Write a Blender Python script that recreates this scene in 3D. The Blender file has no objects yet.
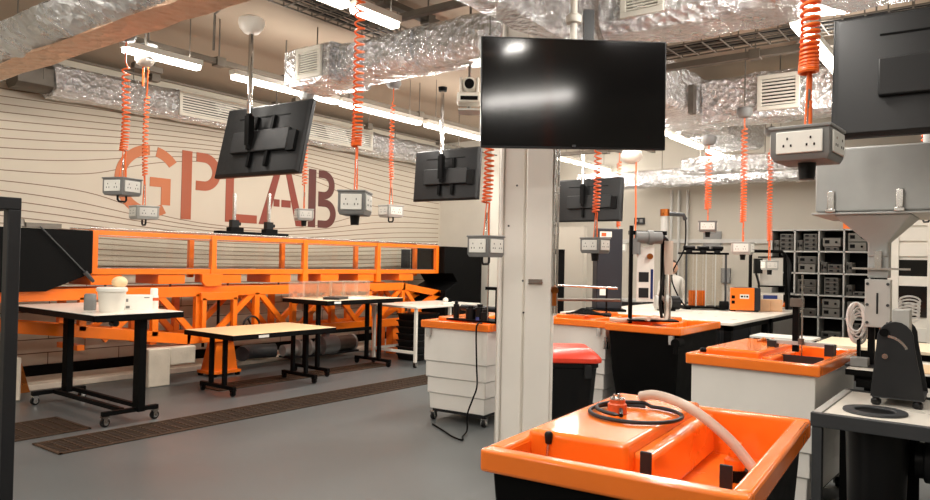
import bpy, math, random
from mathutils import Vector, Matrix
random.seed(7)
R = math.radians
sc = bpy.context.scene
COL = sc.collection

# ------------------------------------------------------------------ helpers
class MB:
    """collects shapes into one mesh"""
    def __init__(s): s.v = []; s.f = []; s.M = None
    def add(s, vs, fs):
        o = len(s.v)
        vs = [Vector(p) for p in vs]
        if s.M is not None: vs = [s.M @ p for p in vs]
        s.v += vs; s.f += [tuple(i + o for i in f) for f in fs]
        return s
    def box(s, x0, x1, y0, y1, z0, z1):
        if x0 > x1: x0, x1 = x1, x0
        if y0 > y1: y0, y1 = y1, y0
        if z0 > z1: z0, z1 = z1, z0
        return s.add([(x0,y0,z0),(x1,y0,z0),(x1,y1,z0),(x0,y1,z0),(x0,y0,z1),(x1,y0,z1),(x1,y1,z1),(x0,y1,z1)],
                     [(0,3,2,1),(4,5,6,7),(0,1,5,4),(1,2,6,5),(2,3,7,6),(3,0,4,7)])
    def cbox(s, c, d): return s.box(c[0]-d[0]/2,c[0]+d[0]/2,c[1]-d[1]/2,c[1]+d[1]/2,c[2]-d[2]/2,c[2]+d[2]/2)
    def frame(s, p0, p1):
        p0, p1 = Vector(p0), Vector(p1); d = (p1-p0).normalized()
        a = Vector((0,0,1)) if abs(d.z) < .95 else Vector((1,0,0))
        u = d.cross(a).normalized(); w = u.cross(d)
        return p0, p1, u, w
    def bar(s, p0, p1, w, h=None):
        h = h or w
        p0, p1, u, q = s.frame(p0, p1); u = u*w/2; q = q*h/2
        return s.add([p0-u-q,p0+u-q,p0+u+q,p0-u+q,p1-u-q,p1+u-q,p1+u+q,p1-u+q],
                     [(0,3,2,1),(4,5,6,7),(0,1,5,4),(1,2,6,5),(2,3,7,6),(3,0,4,7)])
    def cyl(s, p0, p1, r0, r1=None, n=16, caps=True):
        r1 = r0 if r1 is None else r1
        p0, p1, u, w = s.frame(p0, p1)
        vs = []
        for p, r in ((p0,r0),(p1,r1)):
            for k in range(n):
                a = 2*math.pi*k/n; vs.append(p + u*math.cos(a)*r + w*math.sin(a)*r)
        fs = [(k,(k+1)%n,n+(k+1)%n,n+k) for k in range(n)]
        if caps: fs += [tuple(reversed(range(n))), tuple(range(n,2*n))]
        return s.add(vs, fs)
    def tube(s, pts, r, n=8, closed=False):
        pts = [Vector(p) for p in pts]; m = len(pts); vs = []; fs = []
        d0 = (pts[1]-pts[0]).normalized()
        a = Vector((0,0,1)) if abs(d0.z) < .9 else Vector((1,0,0))
        u = d0.cross(a).normalized()
        for i in range(m):
            if closed: d = (pts[(i+1)%m]-pts[i-1])
            else: d = pts[min(i+1,m-1)]-pts[max(i-1,0)]
            d.normalize(); u = (u - d*u.dot(d)).normalized(); w = d.cross(u)
            for k in range(n):
                b = 2*math.pi*k/n; vs.append(pts[i] + (u*math.cos(b)+w*math.sin(b))*r)
        for i in range(m if closed else m-1):
            j = (i+1) % m
            fs += [(i*n+k, i*n+(k+1)%n, j*n+(k+1)%n, j*n+k) for k in range(n)]
        if not closed: fs += [tuple(reversed(range(n))), tuple(range((m-1)*n, m*n))]
        return s.add(vs, fs)
    def lathe(s, prof, c=(0,0,0), n=24, caps=True):
        vs = []; fs = []; m = len(prof)
        for r, z in prof:
            for k in range(n):
                a = 2*math.pi*k/n; vs.append((c[0]+r*math.cos(a), c[1]+r*math.sin(a), c[2]+z))
        for i in range(m-1):
            fs += [(i*n+k, i*n+(k+1)%n, (i+1)*n+(k+1)%n, (i+1)*n+k) for k in range(n)]
        if caps: fs += [tuple(reversed(range(n))), tuple(range((m-1)*n, m*n))]
        return s.add(vs, fs)
    def ball(s, c, r, n=16, sz=1.0):
        k = 8
        return s.lathe([(max(1e-4, r*math.sin(math.pi*i/k)), -r*sz*math.cos(math.pi*i/k)) for i in range(k+1)], c, n)
    def prism(s, poly, axis, a, b):
        def P(p, t):
            if axis == 'x': return (t, p[0], p[1])
            if axis == 'y': return (p[0], t, p[1])
            return (p[0], p[1], t)
        n = len(poly)
        return s.add([P(p,a) for p in poly]+[P(p,b) for p in poly],
                     [tuple(reversed(range(n))), tuple(range(n,2*n))]+[(k,(k+1)%n,n+(k+1)%n,n+k) for k in range(n)])
    def loft(s, rings, caps=True):
        n = len(rings[0]); vs = [p for r in rings for p in r]; fs = []
        for i in range(len(rings)-1):
            fs += [(i*n+k, i*n+(k+1)%n, (i+1)*n+(k+1)%n, (i+1)*n+k) for k in range(n)]
        if caps: fs += [tuple(reversed(range(n))), tuple(range((len(rings)-1)*n, len(rings)*n))]
        return s.add(vs, fs)
    def arcband(s, c, r0, r1, a0, a1, lo, hi, n=24, sx=1.0, sz=1.0):
        """flat curved band in the x-z plane, thickness along y (lo..hi); angles in degrees"""
        for i in range(n):
            t0 = R(a0+(a1-a0)*i/n); t1 = R(a0+(a1-a0)*(i+1)/n)
            q = [(c[0]+r*math.cos(t)*sx, c[1]+r*math.sin(t)*sz) for r, t in ((r0,t0),(r1,t0),(r1,t1),(r0,t1))]
            s.prism(q, 'y', lo, hi)
        return s

def link(o, parent=None):
    COL.objects.link(o)
    if parent is not None: o.parent = parent
    return o
def tag(o, label=None, cat=None, group=None, kind=None):
    if label: o['label'] = label
    if cat: o['category'] = cat
    if group: o['group'] = group
    if kind: o['kind'] = kind
    return o
def obj(name, b, m, parent=None, bev=0, seg=2, label=None, ang=38, cut=True):
    me = bpy.data.meshes.new(name)
    me.from_pydata([tuple(p) for p in b.v], [], b.f)
    bm_fix(me)
    me.materials.append(m)
    me.polygons.foreach_set('use_smooth', [True]*len(me.polygons))
    me.set_sharp_from_angle(angle=R(ang))
    me.update()
    o = bpy.data.objects.new(name, me); link(o, parent)
    if bev:
        md = o.modifiers.new('bevel', 'BEVEL'); md.width = bev; md.segments = seg; md.limit_method = 'ANGLE'; md.angle_limit = R(40)
        md.harden_normals = False
    if label: o['label'] = label
    return o
def bm_fix(me):
    import bmesh
    bm = bmesh.new(); bm.from_mesh(me)
    bmesh.ops.recalc_face_normals(bm, faces=bm.faces)
    bm.to_mesh(me); bm.free()
def thing(name, label, cat, loc=(0,0,0), rz=0, group=None):
    o = bpy.data.objects.new(name, None); o.empty_display_size = .1
    link(o); o.location = loc; o.rotation_euler = (0,0,rz)
    return tag(o, label, cat, group)
def struct(name, b, m, **k):
    o = obj(name, b, m, **k); o['kind'] = 'structure'; return o
def single(name, b, m, label, cat, group=None, **k):
    return tag(obj(name, b, m, **k), label, cat, group)
def dup(root, loc, rz=0, label=None, group=None):
    r = root.copy(); link(r); r.location = loc; r.rotation_euler = (0,0,rz)
    if label: r['label'] = label
    if group: r['group'] = group
    for ch in list(root.children):
        c = ch.copy(); link(c, r)
        for g in ch.children:
            d = g.copy(); link(d, c)
    return r

# ------------------------------------------------------------------ materials
def lin(c):
    return tuple(((x/255)/12.92 if x/255 <= .04045 else ((x/255+.055)/1.055)**2.4) for x in c) + (1,)
def mat(name, c, rough=.5, metal=0, var=.06, vs=6, bump=0, bs=40, coat=0, emit=None, spec=.5, rvar=.08):
    m = bpy.data.materials.new(name); m.use_nodes = True
    nt = m.node_tree; N = nt.nodes; L = nt.links; p = N['Principled BSDF']
    tc = N.new('ShaderNodeTexCoord'); nz = N.new('ShaderNodeTexNoise'); nz.inputs['Scale'].default_value = vs; nz.inputs['Detail'].default_value = 4
    L.new(tc.outputs['Object'], nz.inputs['Vector'])
    rp = N.new('ShaderNodeValToRGB'); b = lin(c)
    rp.color_ramp.elements[0].position = .3; rp.color_ramp.elements[1].position = .7
    rp.color_ramp.elements[0].color = tuple(max(0,x*(1-var)) for x in b[:3])+(1,)
    rp.color_ramp.elements[1].color = tuple(min(1,x*(1+var)) for x in b[:3])+(1,)
    L.new(nz.outputs['Fac'], rp.inputs['Fac']); L.new(rp.outputs['Color'], p.inputs['Base Color'])
    mr = N.new('ShaderNodeMapRange'); mr.inputs['To Min'].default_value = max(.02,rough-rvar); mr.inputs['To Max'].default_value = min(1,rough+rvar)
    L.new(nz.outputs['Fac'], mr.inputs['Value']); L.new(mr.outputs['Result'], p.inputs['Roughness'])
    p.inputs['Metallic'].default_value = metal
    p.inputs['Specular IOR Level'].default_value = spec
    if coat: p.inputs['Coat Weight'].default_value = coat; p.inputs['Coat Roughness'].default_value = .08
    if bump:
        n2 = N.new('ShaderNodeTexNoise'); n2.inputs['Scale'].default_value = bs; n2.inputs['Detail'].default_value = 5
        L.new(tc.outputs['Object'], n2.inputs['Vector'])
        bp = N.new('ShaderNodeBump'); bp.inputs['Strength'].default_value = bump; bp.inputs['Distance'].default_value = .02
        L.new(n2.outputs['Fac'], bp.inputs['Height']); L.new(bp.outputs['Normal'], p.inputs['Normal'])
    if emit:
        p.inputs['Emission Color'].default_value = lin(emit[0]); p.inputs['Emission Strength'].default_value = emit[1]
    return m
def foil(name, c, rough=.2, strength=.9, scale=9):
    m = mat(name, c, rough, .78, .05, 5, rvar=.1)
    nt = m.node_tree; N = nt.nodes; L = nt.links; p = N['Principled BSDF']
    tc = N.new('ShaderNodeTexCoord')
    a = N.new('ShaderNodeTexNoise'); a.inputs['Scale'].default_value = scale; a.inputs['Detail'].default_value = 6; a.inputs['Roughness'].default_value = .65; a.inputs['Distortion'].default_value = 1.2
    v = N.new('ShaderNodeTexVoronoi'); v.inputs['Scale'].default_value = scale*1.4; v.feature = 'F1'
    L.new(tc.outputs['Object'], a.inputs['Vector']); L.new(tc.outputs['Object'], v.inputs['Vector'])
    ad = N.new('ShaderNodeMath'); ad.operation = 'ADD'
    L.new(a.outputs['Fac'], ad.inputs[0]); L.new(v.outputs['Distance'], ad.inputs[1])
    bp = N.new('ShaderNodeBump'); bp.inputs['Strength'].default_value = strength; bp.inputs['Distance'].default_value = .05
    L.new(ad.outputs[0], bp.inputs['Height']); L.new(bp.outputs['Normal'], p.inputs['Normal'])
    return m
def clear(name, c, gloss=.08, tint=.9):
    """clear sheet plastic / glass: mostly see-through with a fresnel sheen"""
    m = bpy.data.materials.new(name); m.use_nodes = True
    nt = m.node_tree; N = nt.nodes; L = nt.links
    out = N['Material Output']; N.remove(N['Principled BSDF'])
    t = N.new('ShaderNodeBsdfTransparent'); b = lin(c); t.inputs['Color'].default_value = tuple(x*tint for x in b[:3])+(1,)
    g = N.new('ShaderNodeBsdfGlossy'); g.inputs['Roughness'].default_value = gloss
    fl_ = N.new('ShaderNodeLayerWeight'); fl_.inputs['Blend'].default_value = .5; pw = N.new('ShaderNodeMath'); pw.operation = 'POWER'; pw.inputs[1].default_value = 5; L.new(fl_.outputs['Facing'], pw.inputs[0]); fr = N.new('ShaderNodeMath'); fr.operation = 'MULTIPLY_ADD'; fr.inputs[1].default_value = .6; fr.inputs[2].default_value = .03; L.new(pw.outputs[0], fr.inputs[0])
    nz = N.new('ShaderNodeTexNoise'); nz.inputs['Scale'].default_value = 3
    mx = N.new('ShaderNodeMixShader'); L.new(fr.outputs[0], mx.inputs[0]); L.new(t.outputs[0], mx.inputs[1]); L.new(g.outputs[0], mx.inputs[2])
    L.new(mx.outputs[0], out.inputs['Surface'])
    return m
def frosted(name, c, amount=.5):
    m = mat(name, c, .35, 0, .04, 8)
    nt = m.node_tree; N = nt.nodes; L = nt.links; p = N['Principled BSDF']; out = N['Material Output']
    t = N.new('ShaderNodeBsdfTransparent'); mx = N.new('ShaderNodeMixShader'); mx.inputs[0].default_value = amount
    L.new(t.outputs[0], mx.inputs[1]); L.new(p.outputs[0], mx.inputs[2]); L.new(mx.outputs[0], out.inputs['Surface'])
    return m

M = dict(
 orange = mat('orange paint', (246,118,16), .34, 0, .05, 5, coat=.25),
 gel    = mat('orange gelcoat', (248,124,34), .25, 0, .04, 3, coat=.5),
 cord   = mat('orange rubber', (236,104,34), .42, 0, .08, 30),
 brick  = mat('dull orange label', (215,90,40), .5),
 red    = mat('red plastic', (226,62,34), .35, 0, .05, 8, coat=.2),
 black  = mat('black powder coat', (11,11,11), .55, 0, .1, 8, spec=.08),
 blackp = mat('black plastic', (12,12,13), .4, 0, .08, 8, spec=.3),
 tvback = mat('grained black plastic', (25,26,27), .55, 0, .06, 20, spec=.35, bump=.1, bs=300),
 screen = mat('dark glass screen', (6,6,7), .11, 0, .02, 2, spec=.38, rvar=.02),
 dark   = mat('charcoal', (30,31,33), .5, 0, .08, 8, spec=.35),
 navy   = mat('blue black sheet', (24,27,36), .45, 0, .06, 8),
 grey   = mat('mid grey plastic', (122,122,120), .5, 0, .05, 10),
 lgrey  = mat('pale grey plastic', (178,177,172), .45, 0, .04, 10),
 hopper = mat('grey moulded plastic', (158,159,156), .5, 0, .05, 6),
 dgrey  = mat('dark grey steel paint', (52,54,56), .45, 0, .07, 8),
 white  = mat('white paint', (222,217,206), .42, 0, .03, 3),
 column = mat('white gloss column paint', (242,237,228), .38, 0, .03, 2, bump=.05, bs=8),
 plate  = mat('white socket plastic', (226,224,216), .35, 0, .02, 10),
 tankw  = mat('translucent white tank plastic', (230,227,220), .38, 0, .04, 3),
 laminate = mat('white laminate top', (232,226,214), .3, 0, .03, 3),
 wood   = mat('pale birch laminate top', (236,204,158), .38, 0, .05, 4),
 cream  = mat('cream laminate top', (240,222,192), .36, 0, .04, 4),
 concrete = mat('whitewashed concrete', (214,202,184), .75, 0, .08, 6, bump=.2, bs=30),
 steel  = mat('bright steel', (190,188,184), .25, 1, .05, 10),
 chrome = mat('chrome', (225,223,220), .08, 1, .02, 10, rvar=.02),
 galv   = mat('dull galvanised steel', (112,106,98), .5, .7, .1, 12),
 tray   = mat('grey cable tray', (96,88,78), .55, .4, .08, 12),
 foil   = foil('crinkled foil wrap', (242,244,246), .25, 1.0, 13),
 foilr  = foil('smooth foil tape', (228,230,232), .28, .8, 9),
 warm_reflection  = foil('foil with painted warm reflection', (232,196,168), .38, .8, 8),  # warm reflection from below is put into this foil colour
 vent   = mat('white vent frame', (224,220,208), .4, 0, .03, 10),
 ceiling= mat('buff ceiling board', (158,142,124), .85, 0, .04, .8),
 wallr  = mat('beige plaster', (176,170,158), .8, 0, .04, .7),
 paper  = mat('white paper', (238,234,226), .7),
 blue   = mat('blue print', (50,70,140), .6),
 glass  = clear('clear glass', (252,253,252), .04, 1),
 acrylic= clear('clear acrylic', (252,250,246), .06, .97),
 edge   = frosted('bright acrylic edge', (250,238,224), .22),
 hose   = frosted('cloudy clear hose', (204,186,170), .75),
 coilw  = frosted('cloudy white tubing', (226,224,220), .8),
 bottle = frosted('cloudy white plastic', (224,220,212), .75),
 line   = mat('thin dark mural line', (124,100,80), .6, 0, .05, 5),
 skin   = mat('skin', (206,158,130), .55, 0, .04, 10),
 hair   = mat('dark brown hair', (48,34,26), .6, 0, .15, 40),
 cloth  = mat('white cotton', (214,210,202), .85, 0, .05, 20),
 denim  = mat('dark trousers', (46,48,56), .85, 0, .05, 20),
 brass  = mat('brass', (190,112,56), .3, 1, .06, 10),
 box    = mat('pale plywood', (226,180,140), .55, 0, .07, 10),
 instr  = mat('grey instrument case', (104,101,94), .5, 0, .06, 8),
 instrd = mat('grey brown instrument case', (66,63,58), .5, 0, .06, 8),
 recess = mat('black drain recess', (14,12,10), .8),
 rust   = mat('dark rusty grating', (84,66,52), .55, .5, .2, 12),
 lamp   = mat('lit tube diffuser', (255,248,235), .5, emit=((255,246,232), 14)),
 lampb  = mat('white lamp housing', (220,216,206), .5),
)
def floor_mat():
    m = mat('grey resin floor', (92,95,95), .38, 0, .07, 1.1, bump=.04, bs=220, rvar=.1)
    return m
def wall_mat():
    """cream boarded wall; shallow grooves run along the lower part"""
    m = mat('cream boarded wall', (198,188,171), .7, 0, .04, .8)
    nt = m.node_tree; N = nt.nodes; L = nt.links; p = N['Principled BSDF']
    tc = N.new('ShaderNodeTexCoord'); sx = N.new('ShaderNodeSeparateXYZ'); L.new(tc.outputs['Object'], sx.inputs[0])
    def mth(op, a, b=None):
        n = N.new('ShaderNodeMath'); n.operation = op
        for i, q in enumerate((a,b)):
            if q is None: continue
            if isinstance(q, (int,float)): n.inputs[i].default_value = q
            else: L.new(q, n.inputs[i])
        return n.outputs[0]
    z = mth('DIVIDE', sx.outputs['Z'], .17); zf = mth('FRACT', z)
    g = mth('LESS_THAN', zf, .07)
    row = mth('FLOOR', z); off = mth('MULTIPLY', mth('MODULO', row, 2), .5)
    xf = mth('FRACT', mth('ADD', mth('DIVIDE', sx.outputs['X'], .9), off))
    gv = mth('LESS_THAN', xf, .012)
    gg = mth('MAXIMUM', g, gv)
    low = mth('LESS_THAN', sx.outputs['Z'], 1.25)
    gg = mth('MULTIPLY', gg, low)
    mx = N.new('ShaderNodeMix'); mx.data_type = 'RGBA'; mx.inputs[7].default_value = lin((96,70,52))
    L.new(gg, mx.inputs[0])
    src = p.inputs['Base Color'].links[0].from_socket
    L.new(src, mx.inputs[6]); L.new(mx.outputs[2], p.inputs['Base Color'])
    return m

# ------------------------------------------------------------------ room
H = 4.05
XF = 12.9; YL = 9.6; XB = -4.5; YR = -5.5
struct('floor', MB().box(XB,XF,YR,YL,-.1,0), floor_mat())
struct('ceiling', MB().box(XB,XF,YR,YL,H,H+.1), M['ceiling'])
struct('wall_left', MB().box(XB,XF,YL,YL+.1,0,H), wall_mat())
struct('wall_far', MB().box(XF,XF+.1,YR,YL+.1,0,H), M['wallr'])
struct('wall_right', MB().box(XB,XF,YR-.1,YR,0,H), M['wallr'])
struct('wall_back', MB().box(XB-.1,XB,YR-.1,YL+.1,0,H), M['wallr'])
struct('wall_return', MB().box(11.75,XF,8.3,YL,0,H), M['white'])
struct('wall_partition', MB().box(9.75,9.85,5.15,5.75,0,2.15), M['wallr'])
struct('trim_1', MB().box(-1,11.7,8.95,YL,0,.07), M['concrete'], bev=.01)
struct('baseboard_left', MB().box(-1,11.7,YL-.03,YL,.07,.2), M['black'])

# ---- floor drain gratings
def grating(label, x0, x1, y0, y1):
    t = thing('drain_grating', label, 'floor grating', ((x0+x1)/2,(y0+y1)/2,0))
    w = (x1-x0)/2; h = (y1-y0)/2
    obj('channel', MB().box(-w,w,-h,h,0,.003), M['recess'], t)
    f = MB(); f.box(-w,w,-h,-h+.025,.003,.012); f.box(-w,w,h-.025,h,.003,.012); f.box(-w,-w+.025,-h,h,.003,.012); f.box(w-.025,w,-h,h,.003,.012)
    obj('frame', f, M['rust'], t)
    g = MB(); n = max(4, int((y1-y0)/.05))
    for k in range(1,n): yy = -h+2*h*k/n; g.box(-w,w,yy-.006,yy+.006,.003,.010)
    xx = -w
    while xx < w: g.box(xx-.006,xx+.006,-h,h,.003,.011); xx += .11
    obj('grate_bars', g, M['rust'], t)
    return t
grating('long dark steel floor grating running past the tables across the grey floor', 2.63, 11.6, 5.97, 6.46)
grating('second dark floor grating under the tables, nearer the orange flume', 2.2, 3.2, 6.65, 7.35)
grating('short dark floor grating in front of the orange pedestal below the flume', 5.05, 8.0, 7.42, 7.82)

# ------------------------------------------------------------------ wall lettering GPLAB and mural lines
def wall_letters():
    y0, y1 = YL-.008, YL
    t = thing('wall_lettering', 'large orange to dark red GPLAB letters painted on the cream wall', 'wall sign', (0,0,0))
    def col(c): return mat('letter paint', c, .6, 0, .03, 4)
    zb, zt = 2.12, 3.12; s = .14
    g = MB(); c = (5.33,2.62); ri, ro = .36,.5
    g.arcband(c,ri,ro,92,268,y0,y1,36); g.arcband(c,ri,ro,38,78,y0,y1,12)
    g.arcband(c,ri,ro,-80,-60,y0,y1,10)
    g.box(5.50,5.64,y0,y1,2.30,2.55); g.box(5.33,5.64,y0,y1,2.55,2.68)
    obj('letter', g, col((186,108,64)), t)
    p = MB(); p.box(5.81,5.97,y0,y1,zb,zt)
    p.box(6.04,6.17,y0,y1,zt-.14,zt); p.box(6.04,6.17,y0,y1,2.56,2.70); p.arcband((6.17,2.84),.14,.28,-90,90,y0,y1,24)
    obj('letter', p, col((160,80,46)), t)
    l = MB(); l.box(6.55,6.69,y0,y1,zb,zt); l.box(6.74,7.13,y0,y1,zb,zb+.13)
    obj('letter', l, col((148,66,38)), t)
    a = MB()
    a.prism([(7.17,zb),(7.33,zb),(7.62,zt),(7.50,zt)],'y',y0,y1); a.prism([(7.92,zb),(8.08,zb),(7.76,zt),(7.65,zt)],'y',y0,y1)
    a.box(7.453,7.57,y0,y1,2.42,2.54); a.box(7.61,7.80,y0,y1,2.42,2.54)
    obj('letter', a, col((128,50,32)), t)
    b = MB(); b.box(8.18,8.34,y0,y1,zb,zt)
    b.box(8.40,8.52,y0,y1,zt-.13,zt); b.box(8.40,8.52,y0,y1,2.62,2.75); b.box(8.40,8.56,y0,y1,2.49,2.62); b.box(8.40,8.56,y0,y1,zb,zb+.13)
    b.arcband((8.52,2.87),.12,.25,-90,90,y0,y1,20); b.arcband((8.56,2.37),.12,.25,-90,90,y0,y1,20)
    obj('letter', b, col((88,38,30)), t)
wall_letters()
def mural():
    b = MB(); xc, zc, ax, az = 6.95, 2.5, 2.05, .62
    lines = [zc + s*(.055+.115*k) for k in range(13) for s in (1,-1)]
    lines = [z for z in lines if 1.0 < z < 4.0]
    for z0 in lines:
        pts = []; n = 90; h = (z0-zc)/az
        for i in range(n+1):
            x = .5+11.2*i/n; X = (x-xc)/ax
            lo, hi = (1e-4, 9) if h > 0 else (-9, -1e-4)
            for _ in range(40):                                     # streamline of flow round an ellipse
                m = (lo+hi)/2; r2 = max(1e-6, X*X+m*m); psi = m*(1-1/r2) if r2 > 1 else (-1 if h > 0 else 1)
                if psi < h: lo = m
                else: hi = m
            z = zc+(lo+hi)/2*az*(.82 if h > 0 else .7) + (0 if True else 0)
            pts.append((x, YL-.003, z))
        for p, q in zip(pts, pts[1:]):
            if 1.28 < (p[2]+q[2])/2 < 3.98:
                w = .0055
                b.add([(p[0],YL-.004,p[2]-w),(q[0],YL-.004,q[2]-w),(q[0],YL-.004,q[2]+w),(p[0],YL-.004,p[2]+w),
                       (p[0],YL,p[2]-w),(q[0],YL,q[2]-w),(q[0],YL,q[2]+w),(p[0],YL,p[2]+w)],
                      [(0,1,2,3),(7,6,5,4),(0,4,5,1),(3,2,6,7)])
    single('wall_mural', b, M['line'], 'thin dark streamlines painted on the cream wall around the letters', 'mural')
mural()

# ------------------------------------------------------------------ ceiling services
def chamf(x0,x1,z0,z1,c):
    return [(x0+c,z0),(x1-c,z0),(x1,z0+c),(x1,z1-c),(x1-c,z1),(x0+c,z1),(x0,z1-c),(x0,z0+c)]
def rounded(x0,x1,z0,z1,n=20,p=2.6):
    cx,cz,a,b = (x0+x1)/2,(z0+z1)/2,(x1-x0)/2,(z1-z0)/2; out = []
    for k in range(n):
        t = 2*math.pi*k/n; c, s = math.cos(t), math.sin(t)
        out.append((cx+a*math.copysign(abs(c)**(2/p),c), cz+b*math.copysign(abs(s)**(2/p),s)))
    return out
def wob(b, amt=.012):
    for v in b.v: v.x += random.uniform(-amt,amt); v.y += random.uniform(-amt,amt); v.z += random.uniform(-amt,amt)
    return b
def duct(axis, sec, a, b, step=.25, amt=.012):
    m = MB(); n = max(2,int(abs(b-a)/step)); rings = []
    for i in range(n+1):
        t = a+(b-a)*i/n
        rings.append([(t,p[0],p[1]) if axis == 'x' else (p[0],t,p[1]) for p in sec])
    m.loft(rings); return wob(m, amt)
def bands(axis, sec, ts, g=.012, w=.05):
    m = MB()
    cx = sum(p[0] for p in sec)/len(sec); cz = sum(p[1] for p in sec)/len(sec)
    s2 = [(cx+(p[0]-cx)*(1+g/.25), cz+(p[1]-cz)*(1+g/.25)) for p in sec]
    for t in ts: m.prism(s2, axis, t-w/2, t+w/2)
    return m
def grille(parent, x, y0, y1, z0, z1, n=11, face='x', dark=M['recess']):
    """white framed air grille; face 'x' looks towards -x, face 'y' looks towards -y"""
    fr = MB(); sl = MB(); bk = MB(); f = .045
    def B(m,a0,a1,c0,c1,d0,d1):
        if face == 'x': m.box(x+d0,x+d1,a0,a1,c0,c1)
        else: m.box(a0,a1,x+d0,x+d1,c0,c1)
    B(fr,y0,y1,z0,z0+f,-.03,0); B(fr,y0,y1,z1-f,z1,-.03,0); B(fr,y0,y0+f,z0+f,z1-f,-.03,0); B(fr,y1-f,y1,z0+f,z1-f,-.03,0)
    B(bk,y0+f,y1-f,z0+f,z1-f,-.006,0)
    for k in range(n):
        z = z0+f+(z1-z0-2*f)*(k+.5)/n; h = (z1-z0-2*f)/n*.27
        B(sl,y0+f,y1-f,z-h,z+h,-.024,-.006)
    o = obj('vent_frame', fr, M['vent'], parent, bev=.004, label='white vent grille frame')
    obj('backing', bk, dark, o); obj('slat', sl, M['vent'], o)
    return o
def hrods(parent, pts, z0, z1=H):
    for x, y in pts: obj('hanger_rod', MB().cyl((x,y,z0),(x,y,z1),.007,n=8), M['galv'], parent)

# D1: large duct over the left tables
t = thing('air_duct', 'large foil wrapped duct at the upper left with warm reflection painted on its underside', 'duct')
sec = [(2.6,3.3),(2.87,3.3),(2.98,3.38),(2.98,3.48),(2.86,3.56),(2.47,3.56),(2.37,3.49),(2.42,3.40)]
obj('duct_wrap', duct('y', sec, 9.1, 1.4, .22, .014), M['foilr'], t)
obj('underside_reflection', wob(MB().loft([[(x,y,z) for x,z in ((2.6,3.3),(2.87,3.3),(2.87,3.285),(2.6,3.285))] for y in [9.0-.3*k for k in range(26)]]), .01), M['warm_reflection'], t, label='foil underside with warm reflection painted in')  # separate strip carries the painted warm reflection
for q in (5.9,4.6,3.3): obj('tape_band', bands('y', sec, (q,), .006, .05), M['foil'], t)
hrods(t, ((2.70,5.5),(2.7,7.2)), 3.55)
# D6: along the left wall
t = thing('air_duct', 'bright crinkled foil duct running along the top of the cream wall', 'duct')
sec = chamf(9.12,9.5,3.49,3.87,.06)
obj('duct_wrap', duct('x', sec, 3.85, 11.7, .2, .014), M['foil'], t)
obj('end_sleeve', duct('x', chamf(9.15,9.47,3.52,3.84,.06), 3.45, 3.86, .2, .006), M['galv'], t, label='dull grey end sleeve')
grille(t, 9.12, 5.45, 6.62, 3.52, 3.86, 7, 'y'); grille(t, 9.12, 7.7, 9.2, 3.52, 3.86, 7, 'y')
hrods(t, ((4.9,9.3),(7.2,9.3),(10,9.3)), 3.86)
# D2: middle run, with the end grille
t = thing('air_duct', 'foil duct in the middle of the ceiling ending in a white square grille', 'duct')
sec = rounded(4.82,5.36,3.35,3.75)
obj('duct_wrap', duct('y', sec, 5.6, 3.3, .16, .012), M['foil'], t)
obj('plenum_box', duct('y', chamf(4.78,5.36,3.36,3.74,.03), 6.02, 5.35, .2, .008), M['foil'], t)
for q in (5.28,4.35): obj('tape_band', bands('y', sec, (q,), .008, .04), M['foil'], t)
grille(t, 4.78, 5.45, 5.82, 3.40, 3.71, 9)
hrods(t, ((5.1,5.9),(5.1,4.75)), 3.72)
# D4: the long duct along the room
t = thing('air_duct', 'long foil box duct running away behind the big black television', 'duct')
obj('duct_wrap', duct('x', chamf(2.62,2.86,3.26,3.86,.03), 3.62, 5.3, .2, .012), M['foil'], t)
obj('duct_wrap', duct('x', chamf(2.94,3.6,3.35,3.86,.05), 5.62, 11.15, .25, .014), M['foil'], t)
hrods(t, ((4.4,2.74),(7.6,3.25),(10,3.25)), 3.85)
obj('hanger_bracket', MB().box(7.9,8.0,2.84,2.90,3.3,3.62), M['galv'], t)
# D3: the run to the right of the television
t = thing('air_duct', 'shiny foil duct with white grille above the right end of the television', 'duct')
sec = chamf(5.0,5.6,3.36,3.9,.09)
obj('duct_wrap', duct('y', sec, 2.55, -2.2, .18, .014), M['foil'], t)
grille(t, 5.0, 2.02, 2.36, 3.44, 3.86, 14)
hrods(t, ((5.3,1.5),(5.3,.4)), 3.88)
# D7: branch with the right hand grille
t = thing('air_duct', 'foil branch duct with white grille behind the near hanging socket box', 'duct')
obj('duct_wrap', duct('y', chamf(8.35,8.85,3.27,3.78,.05), 2.90, -.5, .2, .014), M['foil'], t)
grille(t, 8.34, 1.83, 2.27, 3.33, 3.72, 8)
hrods(t, ((8.6,2.1),(8.6,1.85)), 3.76)
# D8, D9: far end
t = thing('air_duct', 'crinkled foil duct along the far wall above the shelving', 'duct')
obj('duct_wrap', duct('y', rounded(12.2,12.55,2.98,3.3), 6.6, .5, .2, .014), M['foil'], t)
hrods(t, ((12.38,5),(12.38,3)), 3.28)
t = thing('air_duct', 'short foil duct just above the far wall duct', 'duct')
obj('duct_wrap', duct('y', rounded(11.3,11.62,3.05,3.33), 4.25, 2.2, .2, .012), M['foil'], t)
hrods(t, ((11.46,4),(11.46,3)), 3.3)

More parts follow.
